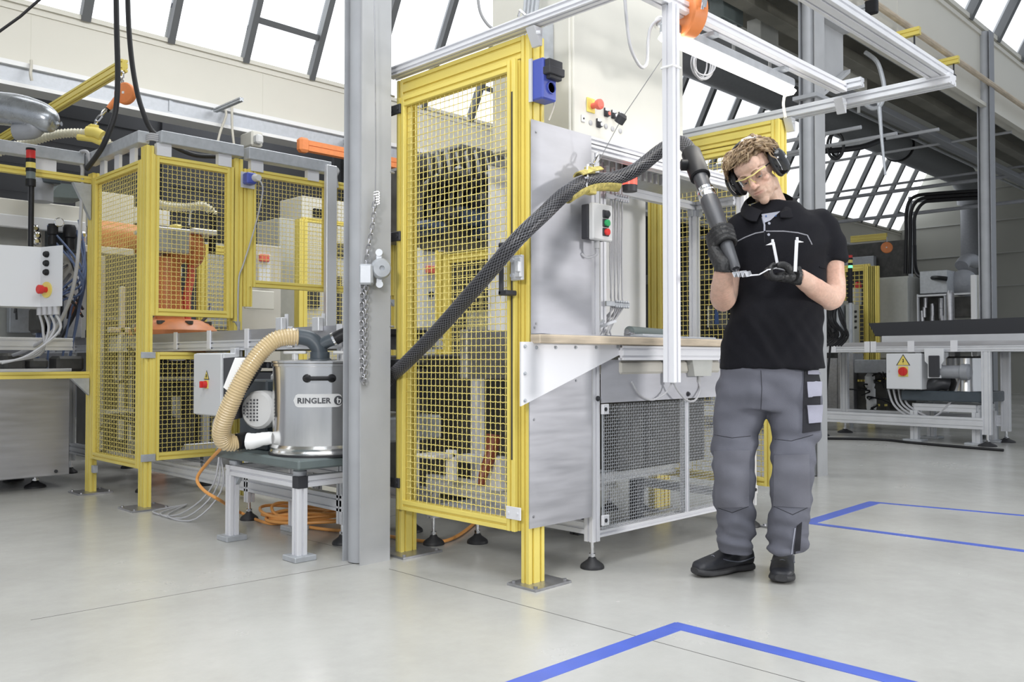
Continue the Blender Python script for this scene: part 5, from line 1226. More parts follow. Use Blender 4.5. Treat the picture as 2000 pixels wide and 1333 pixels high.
bw = thing('blower', 'grey snail blower with curved outlet pipe beside the far down pipe', 'blower', P(1885, 555, u=13))
B().lathe([(.15, -.1), (.18, -.07), (.18, .07), (.15, .1), (.05, .12)], P(1880, 553, u=13), (-.9, -.5, 0), 28).tube([P(1878, 520, u=13), P(1885, 510, u=13.1), P(1897, 508, u=13.2), P(1905, 512, u=13.4)], .09, 18, k=4).build('housing', 'duct_grey', bw)
wp = solo('white_post', B().bbox(V((12, P(1897, 690, u=12).y, 0)), P(1905, 537, u=12)+V((.06, 0, 0)), .004), 'white', 'narrow white post in front of the right hand steel column', 'post')
m = B(); rb(m, 1905, 537, 1922, 700, u=12.3, dep=.4); m.box((12.32, P(1913, 600, u=12.3).y-.05, 0), (12.6, P(1913, 600, u=12.3).y+.05, .98)); solo('panel_sheet', m, 'cabinet_grey', 'brown grey panel between the white post and the right column', 'panel')
F7 = thing('guard_fence', 'yellow mesh fence with signal tower in the right background', 'safety fence', P(1680, 680, u=12))
ya, yb = P(1640, 600, u=12.2).y, P(1700, 600, u=12.2).y; framed(F7, 'panel', (12.2, yb), Y, ya-yb, .6, P(1670, 518, u=12.2).z, fw=.09, pitch=.06, r=.005)
m = B()
for px in (1697, 1704, 1711): y = P(px, 600, u=12.1).y; m.prof((12.1, y, .5), (12.1, y, P(px, 520, u=12.1).z), .045, .09, X)
m.build('post', 'yellow', F7)
for y in (ya, yb): B().box((12.17, y-.04, 0), (12.23, y+.04, .62)).build('leg', 'yellow', F7)
t2 = thing('signal_tower', 'dark signal tower with lit green segment in the right background', 'signal light', P(1661, 590, v=5.2))
s2 = lambda y0, y1, r, mm, nm: seg(1661, y0, y1, r, mm, nm, t2, v=5.0)
s2(499, 504, .028, 'red', 'red_segment'); s2(504, 508, .03, 'black', 'ring'); s2(508, 514, .03, 'yellow', 'yellow_segment'); s2(514, 519, .03, 'black', 'ring'); s2(519, 524, .028, 'lamp_green', 'green_segment'); s2(524, 592, .03, 'black', 'pole'); c = P(1661, 591, v=5.0); B().cyl((c.x, 5.0, 0), c, .025).build('lower_pole', 'galv', t2)
cb2 = thing('control_box', 'narrow grey control box with black buttons right of the man', 'control box', P(1678, 680, v=5.2))
m = B(); rb(m, 1668, 595, 1679, 680, v=5.15, dep=.12); m.build('housing', 'cabinet_grey', cb2)
m = B()
for y in (609, 619, 628, 640): c = P(1670, y, v=5.14); m.cyl(c, c-Y*.02, .018, n=10)
m.build('button', 'black', cb2)
m = B(); rb(m, 1640, 588, 1668, 680, v=5.3, dep=.05); m.build('mounting_panel', 'galv', cb2)
ex_ = thing('warning_unit', 'white panel with a red dome in front of the right yellow fence', 'panel', P(1676, 590, v=5.3)); m = B(); rb(m, 1670, 563, 1683, 595, v=5.4, dep=.04); m.build('panel', 'paper', ex_); c = P(1676, 595, v=5.42); B().box((c.x-.03, 5.42, 0), (c.x+.03, 5.46, c.z+.1)).build('post', 'galv', ex_); B().lathe([(.05, 0), (.05, .06), (.03, .09)], P(1676, 563, v=5.42), Z, 14).build('dome', 'red', ex_)
m = B(); rg = random.Random(4)
for i in range(14): 
    x = rg.uniform(1608, 1640); m.tube([P(x, 596, u=8.6), P(x+rg.uniform(-8, 14), 625, u=8.5), P(x+rg.uniform(0, 22), 655, u=8.6), P(x+rg.uniform(-14, 8), 676, u=8.6)], .012, 6, k=5)
m.tube([P(1625, 640, u=8.6), P(1618, 720, u=8.65), P(1612, 800, u=8.7), V((8.7, P(1612, 800, u=8.7).y, .012))], .012, 6, k=5); m.tube([P(1625, 600, u=8.6), P(1628, 650, u=8.55)], .02, 6)
solo('cable_tangle', m, 'black', 'tangle of black cables hanging right of the man above the conveyor', 'cables')
sm_ = thing('cable_mast', 'slim grey mast with thick black cables curving to the right', 'cable mast', P(1776, 560, u=14))
m = B(); rb(m, 1773, 384, 1780, 560, u=13.5, dep=.08); rb(m, 1780, 383, 1925, 387, u=13.5, dep=.08); m.build('mast', 'galv', sm_)
m = B()
for i in range(3): m.tube([P(1768+i*9, 535, u=13.3), P(1770+i*8, 460, u=13.3), P(1771+i*8, 410+i*6, u=13.3), P(1785+i*9, 385+i*6, u=13.3), P(1830, 378+i*7, u=13.3), P(1930, 372+i*7, u=13.3)], .026, 8, k=6)
m.tube([P(1786, 480, u=13.3), P(1788, 525, u=13.2), P(1800, 542, u=13), P(1830, 543, u=12.5), P(1850, 545, u=12.5)], .03, 8, k=6)
m.build('cable', 'black', sm_)
jy = jib('support_arm', 'yellow arm with a small orange balancer in front of the far right wall', P(1662, 468, u=16), P(1732, 462, u=16), .12)
sbl = balancer('small orange balancer hanging far back on the right', P(1732, 484, u=16), .10, .08, (-1, -.3, 0), None); B().cyl(P(1732, 484, u=16), P(1732, 463, u=16), .015).build('hanger', 'steel', sbl)
dk2 = thing('roller_shutter', 'dark shutter wall section below the far gutter at the right', 'shutter', P(1680, 600, u=20)); m = B(); rb(m, 1560, 478, 1772, 700, u=19.5, dep=.1); m.build('curtain', 'machine_dark', dk2)
m = B(); m.bbox((19.3, 8.0, 2.95), (19.45, 16, 3.2)); m.build('header', 'galv', dk2)
solo('floor_cable', B().tube([P(1560, 857, z=.015), P(1620, 857, z=.015), P(1720, 859, z=.015), P(1780, 865, z=.015), P(1860, 872, z=.015), P(1960, 880, z=.015)], .014, 8, k=6), 'black', 'black cable lying on the floor in front of the right conveyor', 'cable')
# ================================================================ FLOOR TAPE
def tape(pts, w_, label, widths=None):
    p = [P(x, y, z=0) for x, y in pts]; t = thing('floor_marking', label, 'floor marking', p[0])
    for i in range(len(p)-1):
        d = (p[i+1]-p[i]).normalized(); n = V((-d.y, d.x, 0))*w_/2
        B().prism([p[i]-d*w_/2-n, p[i+1]+d*0-n, p[i+1]+n, p[i]-d*w_/2+n], (0, 0, .0012+i*.0004)).build('tape_strip', 'tape_blue', t)
e3 = P(1325, 1224, z=0)
t = thing('floor_marking', 'blue tape corner on the floor at the bottom of the picture', 'floor marking', e3)
pa, pb_ = P(985, 1346, z=0), P(1785, 1340, z=0)
for q, zt_ in ((pa, .0012), (pb_, .0016)):
    d = (q-e3).normalized(); n = V((-d.y, d.x, 0))*.033; e_ = q+d*.4; s_ = e3-d*.026
    B().prism([s_-n, e_-n, e_+n, s_+n], (0, 0, zt_)).build('tape_strip', 'tape_blue', t)
e4, f4, g4, h4 = P(1577, 1022, z=0), P(1708, 982, z=0), P(1945, 1003, z=0), P(1945, 1070, z=0)
t = thing('floor_marking', 'blue tape rectangle on the floor right of the man', 'floor marking', e4)
for k, (s_, e_, w_) in enumerate(((e4, f4, .04), (f4, g4+(g4-f4)*.3, .022), (e4, h4+(h4-e4)*.3, .026))):
    d = (e_-s_).normalized(); n = V((-d.y, d.x, 0))*w_; B().prism([s_-d*.02-n, e_+d*.02-n, e_+d*.02+n, s_-d*.02+n], (0, 0, .0012+.0003*k)).build('tape_strip', 'tape_blue', t)
# ================================================================ SUCTION HOSE, NOZZLE
S_ = lambda x, y, d: P(x, y, d=d)
hpath = smoothpath([S_(738, 775, 4.18), S_(756, 744, 4.12), P(790, 712, u=2.425), P(830, 672, u=2.40), P(880, 618, u=2.37), S_(950, 538, 3.40), S_(1010, 468, 3.335), S_(1060, 420, 3.385), S_(1105, 378, 3.48), S_(1150, 354, 3.60), S_(1195, 350, 3.68), S_(1240, 333, 3.74), S_(1285, 298, 3.80), S_(1312, 281, 3.81), S_(1332, 279, 3.78), S_(1344, 290, 3.72), S_(1350, 302, 3.68)], 12)
hr = .0295
bh = thing('suction_hose', 'thick black braided suction hose running up diagonally past the yellow door', 'hose', P(950, 538, u=2.31))
B().tube(hpath, hr, 20).build('inner_hose', 'hose_black', bh)
def helix(m, path, r, w_, turns, ph, sgn, n=4):
    S = arclen(path); tot = S[-1]; N = int(turns*14); t = (path[1]-path[0]).normalized(); x, y, _ = onb(t); pts = []; prev = t
    for i in range(N+1):
        l = tot*i/N; p = at_len(path, S, l); q = at_len(path, S, min(l+.004, tot)); 
        if (q-p).length > 1e-5: t2 = (q-p).normalized(); rot = prev.rotation_difference(t2); x = rot @ x; y = rot @ y; prev = t2
        a_ = ph+sgn*2*pi*turns*i/N; pts.append(p+(x*cos(a_)+y*sin(a_))*r)
    m.tube(pts, w_, n)
m = B(); half = hpath[:len(hpath)*9//16]; NH = 16
for i in range(NH): helix(m, hpath, hr+.0006, .0008, 7, 2*pi*i/NH, 1); helix(m, hpath, hr+.0006, .0008, 7, 2*pi*i/NH, -1)
m.build('braided_sleeve', 'hose_grey', bh)
# yellow clamp
hk = thing('hose_clamp', 'worn yellow hose clamp with steel shackle holding up the black hose', 'clamp', S_(1150, 354, 3.6))
m = B()
def shell(path, r0, r1, up, a0, a1, n=14):
    p = smoothpath(path, 6); R = []
    for i in range(len(p)):
        t = (p[min(i+1, len(p)-1)]-p[max(i-1, 0)]).normalized(); u = V(up); u = (u-t*u.dot(t)).normalized(); s_ = t.cross(u)
        R.append([p[i]+(u*cos(a_)+s_*sin(a_))*r1 for a_ in [a0+(a1-a0)*k/n for k in range(n+1)]]+[p[i]+(u*cos(a_)+s_*sin(a_))*r0 for a_ in [a1-(a1-a0)*k/n for k in range(n+1)]])
    m.loft(R)
shell([S_(1105, 381, 3.50), S_(1130, 366, 3.55), S_(1152, 358, 3.60), S_(1180, 356, 3.655), S_(1207, 358, 3.68)], .031, .037, (0, 0, -1), -1.35, 1.35)
shell([S_(1132, 353, 3.56), S_(1152, 346, 3.60), S_(1170, 342, 3.64)], .031, .037, (0, 0, 1), -1.0, 1.0)
q = S_(1153, 366, 3.585); m.bbox(q-V((.02, .02, .03)), q+V((.02, .02, .005)), .004); q = S_(1152, 336, 3.60); m.bbox(q-V((.025, .012, .01)), q+V((.025, .012, .02)), .004)
m.build('clamp_shell', 'yellow_dirty', hk)
m = B(); m.cyl(S_(1146, 366, 3.54), S_(1147, 322, 3.58), .004); m.tube([S_(1147, 346, 3.56), S_(1146, 330, 3.58), S_(1151, 321, 3.6), S_(1158, 322, 3.62), S_(1163, 330, 3.63)], .005, 8, k=5); m.lathe([(.009, 0), (.009, .008)], S_(1146, 350, 3.545), Z, 6)
chain(m, [S_(1157, 322, 3.61), S_(1163, 308, 3.62), S_(1172, 293, 3.63)], L_=.05, r=.0045, w_=.024); m.build('shackle', 'chrome', hk)
# nozzle
nz = thing('suction_nozzle', 'black and grey suction tube held by the man', 'nozzle', S_(1400, 450, 3.42))
n0, n1 = S_(1350, 300, 3.68), S_(1437, 526, 3.26); nd = (n1-n0).normalized(); NL = (n1-n0).length
def nzp(px0, py0): # param along nozzle from picture row
    lo, hi = 0., 1.
    for _ in range(30):
        mid = (lo+hi)/2; q = n0.lerp(n1, mid)-V((0, 0, CH)); dep_ = (q.x+q.y)*R2; x = (q.x-q.y)*R2
        yy = 666.5-FPX*((q.z)*_c-dep_*_s)/(dep_*_c+q.z*_s)
        if yy < py0: lo = mid
        else: hi = mid
    return lo*NL
L1, L2, L3, L4, L5, L6 = [nzp(0, y) for y in (330, 352, 376, 392, 500, 524)]
B().lathe([(.036, -.01), (.041, 0), (.041, L1*.5), (.042, L1*.5+.004), (.042, L2-.02), (.036, L2-.015)], n0, nd, 32).lathe([(.020, .03), (.024, .035), (.024, .06), (.015, .064)], n0+nd*(L1*.75), (-R45), 18).build('swivel_sleeve', 'black', nz)
B().lathe([(.031, L2-.03), (.029, L3)], n0, nd, 28).build('inner_tube', 'tube_grey', nz)
B().lathe([(.034, L3-.012), (.036, L3-.01), (.036, L3+.004), (.034, L3+.006), (.037, L3+.012), (.037, L4-.012), (.035, L4-.006)], n0, nd, 32).build('lock_ring', 'chrome', nz)
B().lathe([(.034, L4-.01), (.037, L4+.01), (.036, L4+(L5-L4)*.35), (.030, L4+(L5-L4)*.62), (.024, L5-.02), (.019, L6), (.015, NL), (.0148, NL+.0005), (.010, NL-.01)], n0, nd, 32).build('outer_tube', 'tube_grey', nz)
# held metal part
hp2 = thing('formed_metal_part', 'bent silver metal part with corrugated end held by the man', 'metal part', S_(1500, 540, 3.24))
dp = 3.24; m = B()
z0_ = S_(1432, 535, dp); prof_ = []
cor = [(1430, 532), (1434, 541), (1438, 531), (1442, 541), (1446, 530), (1450, 541), (1454, 531), (1458, 540), (1468, 538), (1480, 537)]
back = B45*.085+Z*.012+R45*.045
pts = [S_(x, y, dp-.03) for x, y in cor]
for i in range(len(pts)-1):
    a, b = pts[i], pts[i+1]; k = 1 if i < 7 else .35
    m.prism([a, b, b+back*k, a+back*k], (0, 0, -.0025))
m.build('corrugated_end', 'alu', hp2)
def strip(m, pts, w_=.012, th_=.003):
    for i in range(len(pts)-1):
        a, b = pts[i], pts[i+1]; d = b-a; m.obox((a+b)/2, (d.length+.003, w_, th_*1.4), d, -B45 if abs(d.normalized().z) > .6 else Z)
m = B(); strip(m, [S_(1466, 538, dp), S_(1482, 537, dp), S_(1500, 527, dp), S_(1515, 524, dp+.03), S_(1540, 530, dp+.03), S_(1552, 529, dp+.02)])
m.build('arm', 'alu_bright', hp2)
m = B(); strip(m, [S_(1519, 520, dp+.02), S_(1510, 474, dp+.02)], .010); strip(m, [S_(1553, 530, dp+.0), S_(1556, 470, dp)], .012)
for (x, y, sx, d_) in ((1509, 474, -1, dp+.02), (1557, 470, 1, dp)):
    a = S_(x, y, d_); b = S_(x+sx*13, y+(5 if sx < 0 else 3), d_-.01); m.prism([a+Z*.002, a-Z*.008, b], B45*.012); m.bbox(a-V((.004, .004, .0)), a+V((.004, .004, .012)), .001)
m.build('prongs', 'alu_bright', hp2)
# ================================================================ PERSON
from mathutils import noise as NZ
from mathutils.bvhtree import BVHTree
def skinmat(name, base, attr=True, rough=.5, sss=.12):
    m = bpy.data.materials.new(name); m.use_nodes = True; nt = m.node_tree; b = nt.nodes['Principled BSDF']; b.inputs['Roughness'].default_value = rough
    b.inputs['Subsurface Weight'].default_value = sss; b.inputs['Subsurface Radius'].default_value = (.02, .008, .005); b.inputs['Subsurface Scale'].default_value = .5
    a = nt.nodes.new('ShaderNodeAttribute'); a.attribute_name = 'tint'; tc = nt.nodes.new('ShaderNodeTexCoord'); n = nt.nodes.new('ShaderNodeTexNoise'); n.inputs['Scale'].default_value = 90; n.inputs['Detail'].default_value = 5
    nt.links.new(tc.outputs['Object'], n.inputs[0]); r = nt.nodes.new('ShaderNodeMapRange'); r.inputs[1].default_value = .3; r.inputs[2].default_value = .7; r.inputs[3].default_value = .90; r.inputs[4].default_value = 1.08; nt.links.new(n.outputs[0], r.inputs[0])
    v = nt.nodes.new('ShaderNodeVectorMath'); v.operation = 'SCALE'; nt.links.new(a.outputs['Color'], v.inputs[0]); nt.links.new(r.outputs[0], v.inputs[3]); nt.links.new(v.outputs[0], b.inputs['Base Color'])
    bp = nt.nodes.new('ShaderNodeBump'); bp.inputs['Strength'].default_value = .12; bp.inputs['Distance'].default_value = .002; nt.links.new(n.outputs[0], bp.inputs['Height']); nt.links.new(bp.outputs[0], b.inputs['Normal'])
    MT[name] = m
skinmat('skin', None)
def cloth(name, col, rough=.85, bump=.25, scale=500, sheen=.02, noise=.08):
    m = mat(name, col, rough, noise=noise, nscale=12, bump=bump, bscale=scale); b = m.node_tree.nodes['Principled BSDF']; b.inputs['Sheen Weight'].default_value = sheen; b.inputs['Specular IOR Level'].default_value = .15; return m
cloth('shirt_black', (.009, .009, .012)); cloth('trousers_grey', (.135, .138, .165), bump=.2); cloth('patch_grey', (.15, .152, .178), .75, bump=.2); cloth('pocket_light', (.33, .33, .40)); cloth('pocket_black', (.03, .03, .035))
cloth('collar_grey', (.36, .37, .43)); cloth('piping_grey', (.30, .30, .33)); mat('glove_black', (.012, .012, .013), .5, noise=.2, nscale=80, bump=.2, bscale=250)
mat('hair_brown', (.22, .145, .08), .55, noise=.4, nscale=60); mat('hair_light', (.37, .265, .155), .5, noise=.3, nscale=60)
mat('shoe_black', (.025, .026, .032), .5, noise=.15, nscale=40); mat('shoe_sole', (.04, .04, .043), .7, noise=.2, nscale=40); mat('shoe_trim', (.10, .11, .14), .5)
mat('eye_white', (.62, .6, .58), .15); mat('iris', (.05, .07, .09), .1)
mat('muff_black', (.012, .012, .013), .12, coat=.6); mat('frame_yellow', (.75, .65, .25), .3); mat('lens', (.96, .97, .96), .02, trans=1, ior=1.06)
def fuse(b, voxel, smooth, fn=None, iters=0):
    me = bpy.data.meshes.new('t'); me.from_pydata(b.v, [], b.f); me.validate(); o = bpy.data.objects.new('t', me); COL.objects.link(o)
    r = o.modifiers.new('r', 'REMESH'); r.mode = 'VOXEL'; r.voxel_size = voxel; s = o.modifiers.new('s', 'SMOOTH'); s.factor = .5; s.iterations = smooth
    dg = bpy.context.evaluated_depsgraph_get(); dg.update(); e = o.evaluated_get(dg); m2 = bpy.data.meshes.new_from_object(e); bpy.data.objects.remove(o); bpy.data.meshes.remove(me)
    if fn:
        n = [V(q.normal) for q in m2.vertices]
        for q, nn in zip(m2.vertices, n): q.co = fn(V(q.co), nn)
        m2.update()
    return m2
def meshobj(name, me, mats, parent):
    me.name = name; me.materials.clear()
    for m in (mats if isinstance(mats, (list, tuple)) else [mats]): me.materials.append(MT[m])
    me.polygons.foreach_set('use_smooth', [True]*len(me.polygons)); o = bpy.data.objects.new(name, me); COL.objects.link(o)
    if parent: o.parent = parent; me.transform(Matrix.Translation(-wloc(parent)))
    return o
def ring(px, py, hw, d, hd, tilt=0, n=28, pw=2.4, rz=0.):
    c = S_(px, py, d); k = d/FPX; out = []
    for i in range(n):
        a = 2*pi*i/n; ca, sa = cos(a), sin(a); x = math.copysign(abs(ca)**(2/pw), ca)*hw*k; y = math.copysign(abs(sa)**(2/pw), sa)*hd
        x, y = x*cos(rz)-y*sin(rz), x*sin(rz)+y*cos(rz)
        out.append(c+R45*x+B45*y+Z*(tilt*x))
    return out
MD = 3.60
man = thing('person', 'man in black polo shirt and grey trousers holding a suction nozzle, looking down', 'person', P(1465, 1125, d=MD)); man.location.z = 0
# ---- trousers
tb = B()
tb.loft([ring(1500, 700, 92, MD, .125), ring(1502, 740, 96, MD, .128), ring(1500, 775, 98, MD, .125), ring(1497, 800, 92, MD, .11)])
tb.loft([ring(1450, 745, 48, MD+.01, .11), ring(1446, 800, 49, MD+.02, .105), ring(1438, 850, 44, MD+.02, .095), ring(1434, 890, 40, MD+.0, .09), ring(1434, 930, 41, MD-.005, .09), ring(1436, 985, 38, MD+.01, .085), ring(1436, 1040, 34, MD+.03, .082), ring(1437, 1080, 33, MD+.04, .082)])
tb.loft([ring(1550, 745, 52, MD-.0, .115), ring(1552, 800, 51, MD-.02, .105), ring(1553, 850, 45, MD-.04, .095), ring(1549, 890, 39, MD-.06, .09), ring(1548, 930, 40, MD-.07, .09), ring(1543, 985, 39, MD-.06, .088), ring(1537, 1040, 35, MD-.05, .085), ring(1534, 1080, 35, MD-.045, .088)])
def wr(co, n):      # cloth folds: more at knee and hem
    z = co.z; k = 1
    f = NZ.noise(V((co.x*9, co.y*9, z*16)))*.006
    for (zc, amp, fr) in ((.16, .010, 34), (.30, .007, 26), (.52, .007, 24), (.80, .004, 20)):
        g = math.exp(-((z-zc)/.09)**2); f += g*amp*NZ.noise(V((co.x*7+3, co.y*7, z*fr+co.x*9)))
    return co+n*f*1.9
tm = fuse(tb, .0085, 6, wr); trz = meshobj('trousers', tm, 'trousers_grey', man)
def bvh(o):
    me = o.data; off = wloc(o)
    return BVHTree.FromPolygons([V(q.co)+off for q in me.vertices], [tuple(p.vertices) for p in me.polygons])
bt = bvh(trz)
def hit(bv, px, py, lift=.003, fb=MD):
    o = V((0, 0, CH)); d = (P(px, py, d=1)-o).normalized(); h = bv.ray_cast(o, d)
    
    if h[0]: return h[0]+h[1]*lift
    q = bv.find_nearest(P(px, py, d=fb)); return q[0]+q[1]*lift
def patch(bv, poly, name, mm, parent, lift=.003, n=10, m_=8):
    """quad patch (4 picture corners) laid on a surface"""
    g = []
    for i in range(n+1):
        a = V((poly[0][0]+(poly[3][0]-poly[0][0])*i/n, poly[0][1]+(poly[3][1]-poly[0][1])*i/n)); b = V((poly[1][0]+(poly[2][0]-poly[1][0])*i/n, poly[1][1]+(poly[2][1]-poly[1][1])*i/n))
        g.append([hit(bv, a.x+(b.x-a.x)*j/m_, a.y+(b.y-a.y)*j/m_, lift) for j in range(m_+1)])
    q = B(); front = g; back_ = [[p+B45*.004 for p in r] for r in g]
    q.loft(front, False, True, closed=False); 
    rim = [g[0][j] for j in range(m_+1)]+[g[i][m_] for i in range(1, n+1)]+[g[n][j] for j in range(m_-1, -1, -1)]+[g[i][0] for i in range(n-1, 0, -1)]
    q.loft([[p+B45*.008 for p in rim], rim], False, True); return q.build(name, mm, parent)
def seam(bv, pts, name, mm, parent, r=.0016, lift=.001, k=6, n=6):
    out = []
    for i in range(len(pts)-1):
        for j in range(k): t = j/k; out.append(hit(bv, pts[i][0]*(1-t)+pts[i+1][0]*t, pts[i][1]*(1-t)+pts[i+1][1]*t, lift))
    out.append(hit(bv, *pts[-1], lift)); return B().tube(out, r, n).build(name, mm, parent)
patch(bt, ((1396, 882), (1464, 880), (1462, 990), (1399, 992)), 'knee_patch', 'patch_grey', trz, .003)
patch(bt, ((1513, 890), (1580, 888), (1582, 992), (1512, 990)), 'knee_patch', 'patch_grey', trz, .003)
seam(bt, ((1396, 850), (1430, 856), (1466, 852)), 'seam', 'pocket_black', trz, .0012, .0003); seam(bt, ((1508, 858), (1545, 862), (1588, 850)), 'seam', 'pocket_black', trz, .0012, .0003)
seam(bt, ((1486, 724), (1488, 760), (1486, 800)), 'seam', 'pocket_black', trz, .0012, .0003); seam(bt, ((1400, 992), (1430, 1002), (1462, 990)), 'seam', 'pocket_black', trz, .0012, .0003); seam(bt, ((1512, 990), (1548, 1006), (1582, 990)), 'seam', 'pocket_black', trz, .0012, .0003)
patch(bt, ((1570, 722), (1600, 722), (1600, 842), (1567, 846)), 'side_pocket', 'pocket_black', trz, .006)
patch(bt, ((1574, 748), (1601, 748), (1600, 774), (1577, 776)), 'pocket_flap', 'pocket_light', trz, .011); patch(bt, ((1575, 790), (1603, 790), (1600, 826), (1578, 828)), 'pocket_flap', 'pocket_light', trz, .011)
patch(bt, ((1575, 724), (1602, 724), (1602, 732), (1575, 732)), 'pocket_flap', 'pocket_light', trz, .010)
seam(bt, ((1553, 1032), (1549, 1060), (1546, 1083)), 'reflective_piping', 'collar_grey', trz, .0025, .001)
patch(bt, ((1556, 1028), (1566, 1020), (1562, 1082), (1550, 1083)), 'hem_gusset', 'pocket_black', trz, .002)
# ---- shoes
def shoe(heel, toe, parent):
    h, t = V(heel), V(toe); d = (t-h).normalized(); L_ = (t-h).length; s = Z.cross(d)
    def sec(f, w_, z0, z1, n=20, pw=2.6, sh=0):
        c = h+d*L_*f+s*sh; o = []
        for i in range(n):
            a = 2*pi*i/n; ca, sa = cos(a), sin(a); o.append(c+s*math.copysign(abs(ca)**(2/pw), ca)*w_+Z*((z0+z1)/2+math.copysign(abs(sa)**(2/pw), sa)*(z1-z0)/2))
        return o
    b = B().loft([sec(.0, .025, .03, .075), sec(.03, .034, .02, .10), sec(.15, .038, .02, .115), sec(.3, .038, .02, .12), sec(.45, .042, .02, .105), sec(.6, .047, .02, .085), sec(.8, .049, .02, .07), sec(.93, .042, .02, .062), sec(.99, .025, .022, .05), sec(1.0, .01, .028, .04)])
    sh_ = meshobj('shoe', fuse(b, .005, 4), 'shoe_black', parent)
    q = B().loft([sec(-.01, .026, .002, .03), sec(.02, .037, 0, .034), sec(.2, .040, .0, .032), sec(.35, .038, .004, .030), sec(.5, .045, .0, .030), sec(.65, .051, .0, .032), sec(.82, .053, .001, .034), sec(.95, .044, .006, .040), sec(1.01, .024, .014, .040)])
    q.build('sole', 'shoe_sole', sh_)
    q = B(); 
    for k in range(5):
        f = .36+.07*k; z = .112-.011*k; c = h+d*L_*f; q.tube([c+s*.03+Z*(z-.018), c+s*.016+Z*(z-.002), c+Z*(z+.004), c-s*.016+Z*(z-.002), c-s*.03+Z*(z-.018)], .003, 6, k=3)
    c = h+d*L_*.34+Z*.118
    for sg in (1, -1): q.tube([c, c+s*.03*sg+Z*.018+d*.01, c+s*.05*sg+Z*.005+d*.03, c+s*.03*sg-Z*.012+d*.03, c+d*.008], .0025, 6, k=5)
    q.build('lace', 'black', sh_)
    q = B(); q.tube([h+d*L_*.05+s*.040+Z*.06, h+d*L_*.3+s*.042+Z*.05, h+d*L_*.5+s*.046+Z*.06, h+d*L_*.62+s*.04+Z*.07], .003, 6, k=4).tube([h+d*L_*.05-s*.040+Z*.06, h+d*L_*.3-s*.042+Z*.05, h+d*L_*.5-s*.046+Z*.06, h+d*L_*.62-s*.04+Z*.07], .003, 6, k=4); q.build('trim_strip', 'shoe_trim', sh_)
    q = B(); q.tube([h+d*L_*.70+s*.02+Z*.072, h+d*L_*.68+Z*.080, h+d*L_*.70-s*.02+Z*.072], .0014, 6, k=4); q.build('light_stitching', 'collar_grey', sh_)
sa, sb = P(1466, 1112, z=0), P(1372, 1126, z=0); shoe(sa, sa+(sb-sa).normalized()*.305, man)
sa = P(1533, 1105, z=0); sb = P(1526, 1143, z=0); sa = sb+(sa-sb).normalized()*.30; shoe(sa, sb, man)
# ---- shirt
sbm = B()
sbm.loft([ring(1508, 722, 101, MD, .145), ring(1508, 690, 99, MD, .14), ring(1512, 640, 94, MD, .13), ring(1518, 590, 91, MD, .125), ring(1521, 530, 93, MD, .13), ring(1521, 480, 97, MD, .13, pw=2.3), ring(1520, 445, 100, MD+.01, .115, pw=2.2), ring(1519, 425, 88, MD+.02, .095), ring(1515, 410, 62, MD+.03, .08), ring(1512, 398, 42, MD+.035, .07)])
def rod(b, pts, rs, n=18, k=5):
    p = smoothpath(pts, k); N = len(rs)-1
    b.tube(p, lambda t: rs[min(int(t*N), N-1)]*(1-(t*N-min(int(t*N), N-1)))+rs[min(int(t*N), N-1)+1]*(t*N-min(int(t*N), N-1)), n)
# sleeve, picture right (his left)
rod(sbm, [S_(1575, 435, MD+.01), S_(1600, 440, MD+.01), S_(1617, 470, MD), S_(1624, 515, MD-.01)], [.062, .068, .064, .063])
rod(sbm, [S_(1465, 438, MD+.01), S_(1446, 446, MD), S_(1432, 480, MD-.01), S_(1424, 528, MD-.02)], [.062, .066, .062, .060])
def wr2(co, n):
    f = NZ.noise(V((co.x*6, co.y*6, co.z*7)))*.006; p = co-V((0, 0, CH)); dd = (p.x+p.y)*R2; X_ = (p.x-p.y)*R2
    f += math.exp(-((co.z-.98)/.12)**2)*.006*NZ.noise(V((X_*22+co.z*14, co.z*6, 2)))
    f += .006*NZ.noise(V((X_*16-co.z*12, co.z*5, 5)))
    return co+n*f*1.9
shirt = meshobj('polo_shirt', fuse(sbm, .009, 7, wr2), 'shirt_black', man); bs_ = bvh(shirt)
hs_ = lambda x, y, l=.002: hit(bs_, x, y, l)
# collar: two leaves, grey placket, buttons, piping
def leaf(pts, th_=.006):
    n = len(pts)//2; top, bot = pts[:n], pts[n:][::-1]; m = B(); R = []
    for i in range(len(top)):
        R.append([top[i].lerp(bot[i], j/5)+(-B45*.006*sin(pi*j/5)) for j in range(6)])
    m.loft(R, False, True, closed=False); m.loft([[p+B45*th_+Z*0 for p in r] for r in R], False, True, closed=False); return m.build('collar', 'shirt_black', shirt)
cN = [S_(1490, 412, MD-.08), S_(1470, 404, MD-.065), S_(1459, 398, MD-.03), S_(1462, 386, MD+.03), S_(1490, 376, MD+.075), S_(1525, 376, MD+.08), S_(1545, 384, MD+.05), S_(1548, 392, MD+.0), S_(1535, 402, MD-.05), S_(1522, 416, MD-.085)]
cO = [S_(1478, 432, MD-.125), S_(1464, 430, MD-.115), S_(1450, 420, MD-.06), S_(1450, 404, MD+.03), S_(1488, 392, MD+.11), S_(1532, 392, MD+.11), S_(1560, 402, MD+.06), S_(1565, 412, MD-.01), S_(1550, 424, MD-.085), S_(1524, 424, MD-.115)]
m = B(); N_ = smoothpath(cN, 5); O_ = smoothpath(cO, 5); M_ = [(a+b)/2+(Z*.008)-(B45*.004) for a, b in zip(N_, O_)]
m.loft([N_, M_, O_, [p-Z*.003+B45*.004 for p in O_], [p+B45*.005-Z*.003 for p in M_], [p+B45*.003-Z*.004 for p in N_]], False, True, closed=False)
m.build('collar', 'shirt_black', shirt)
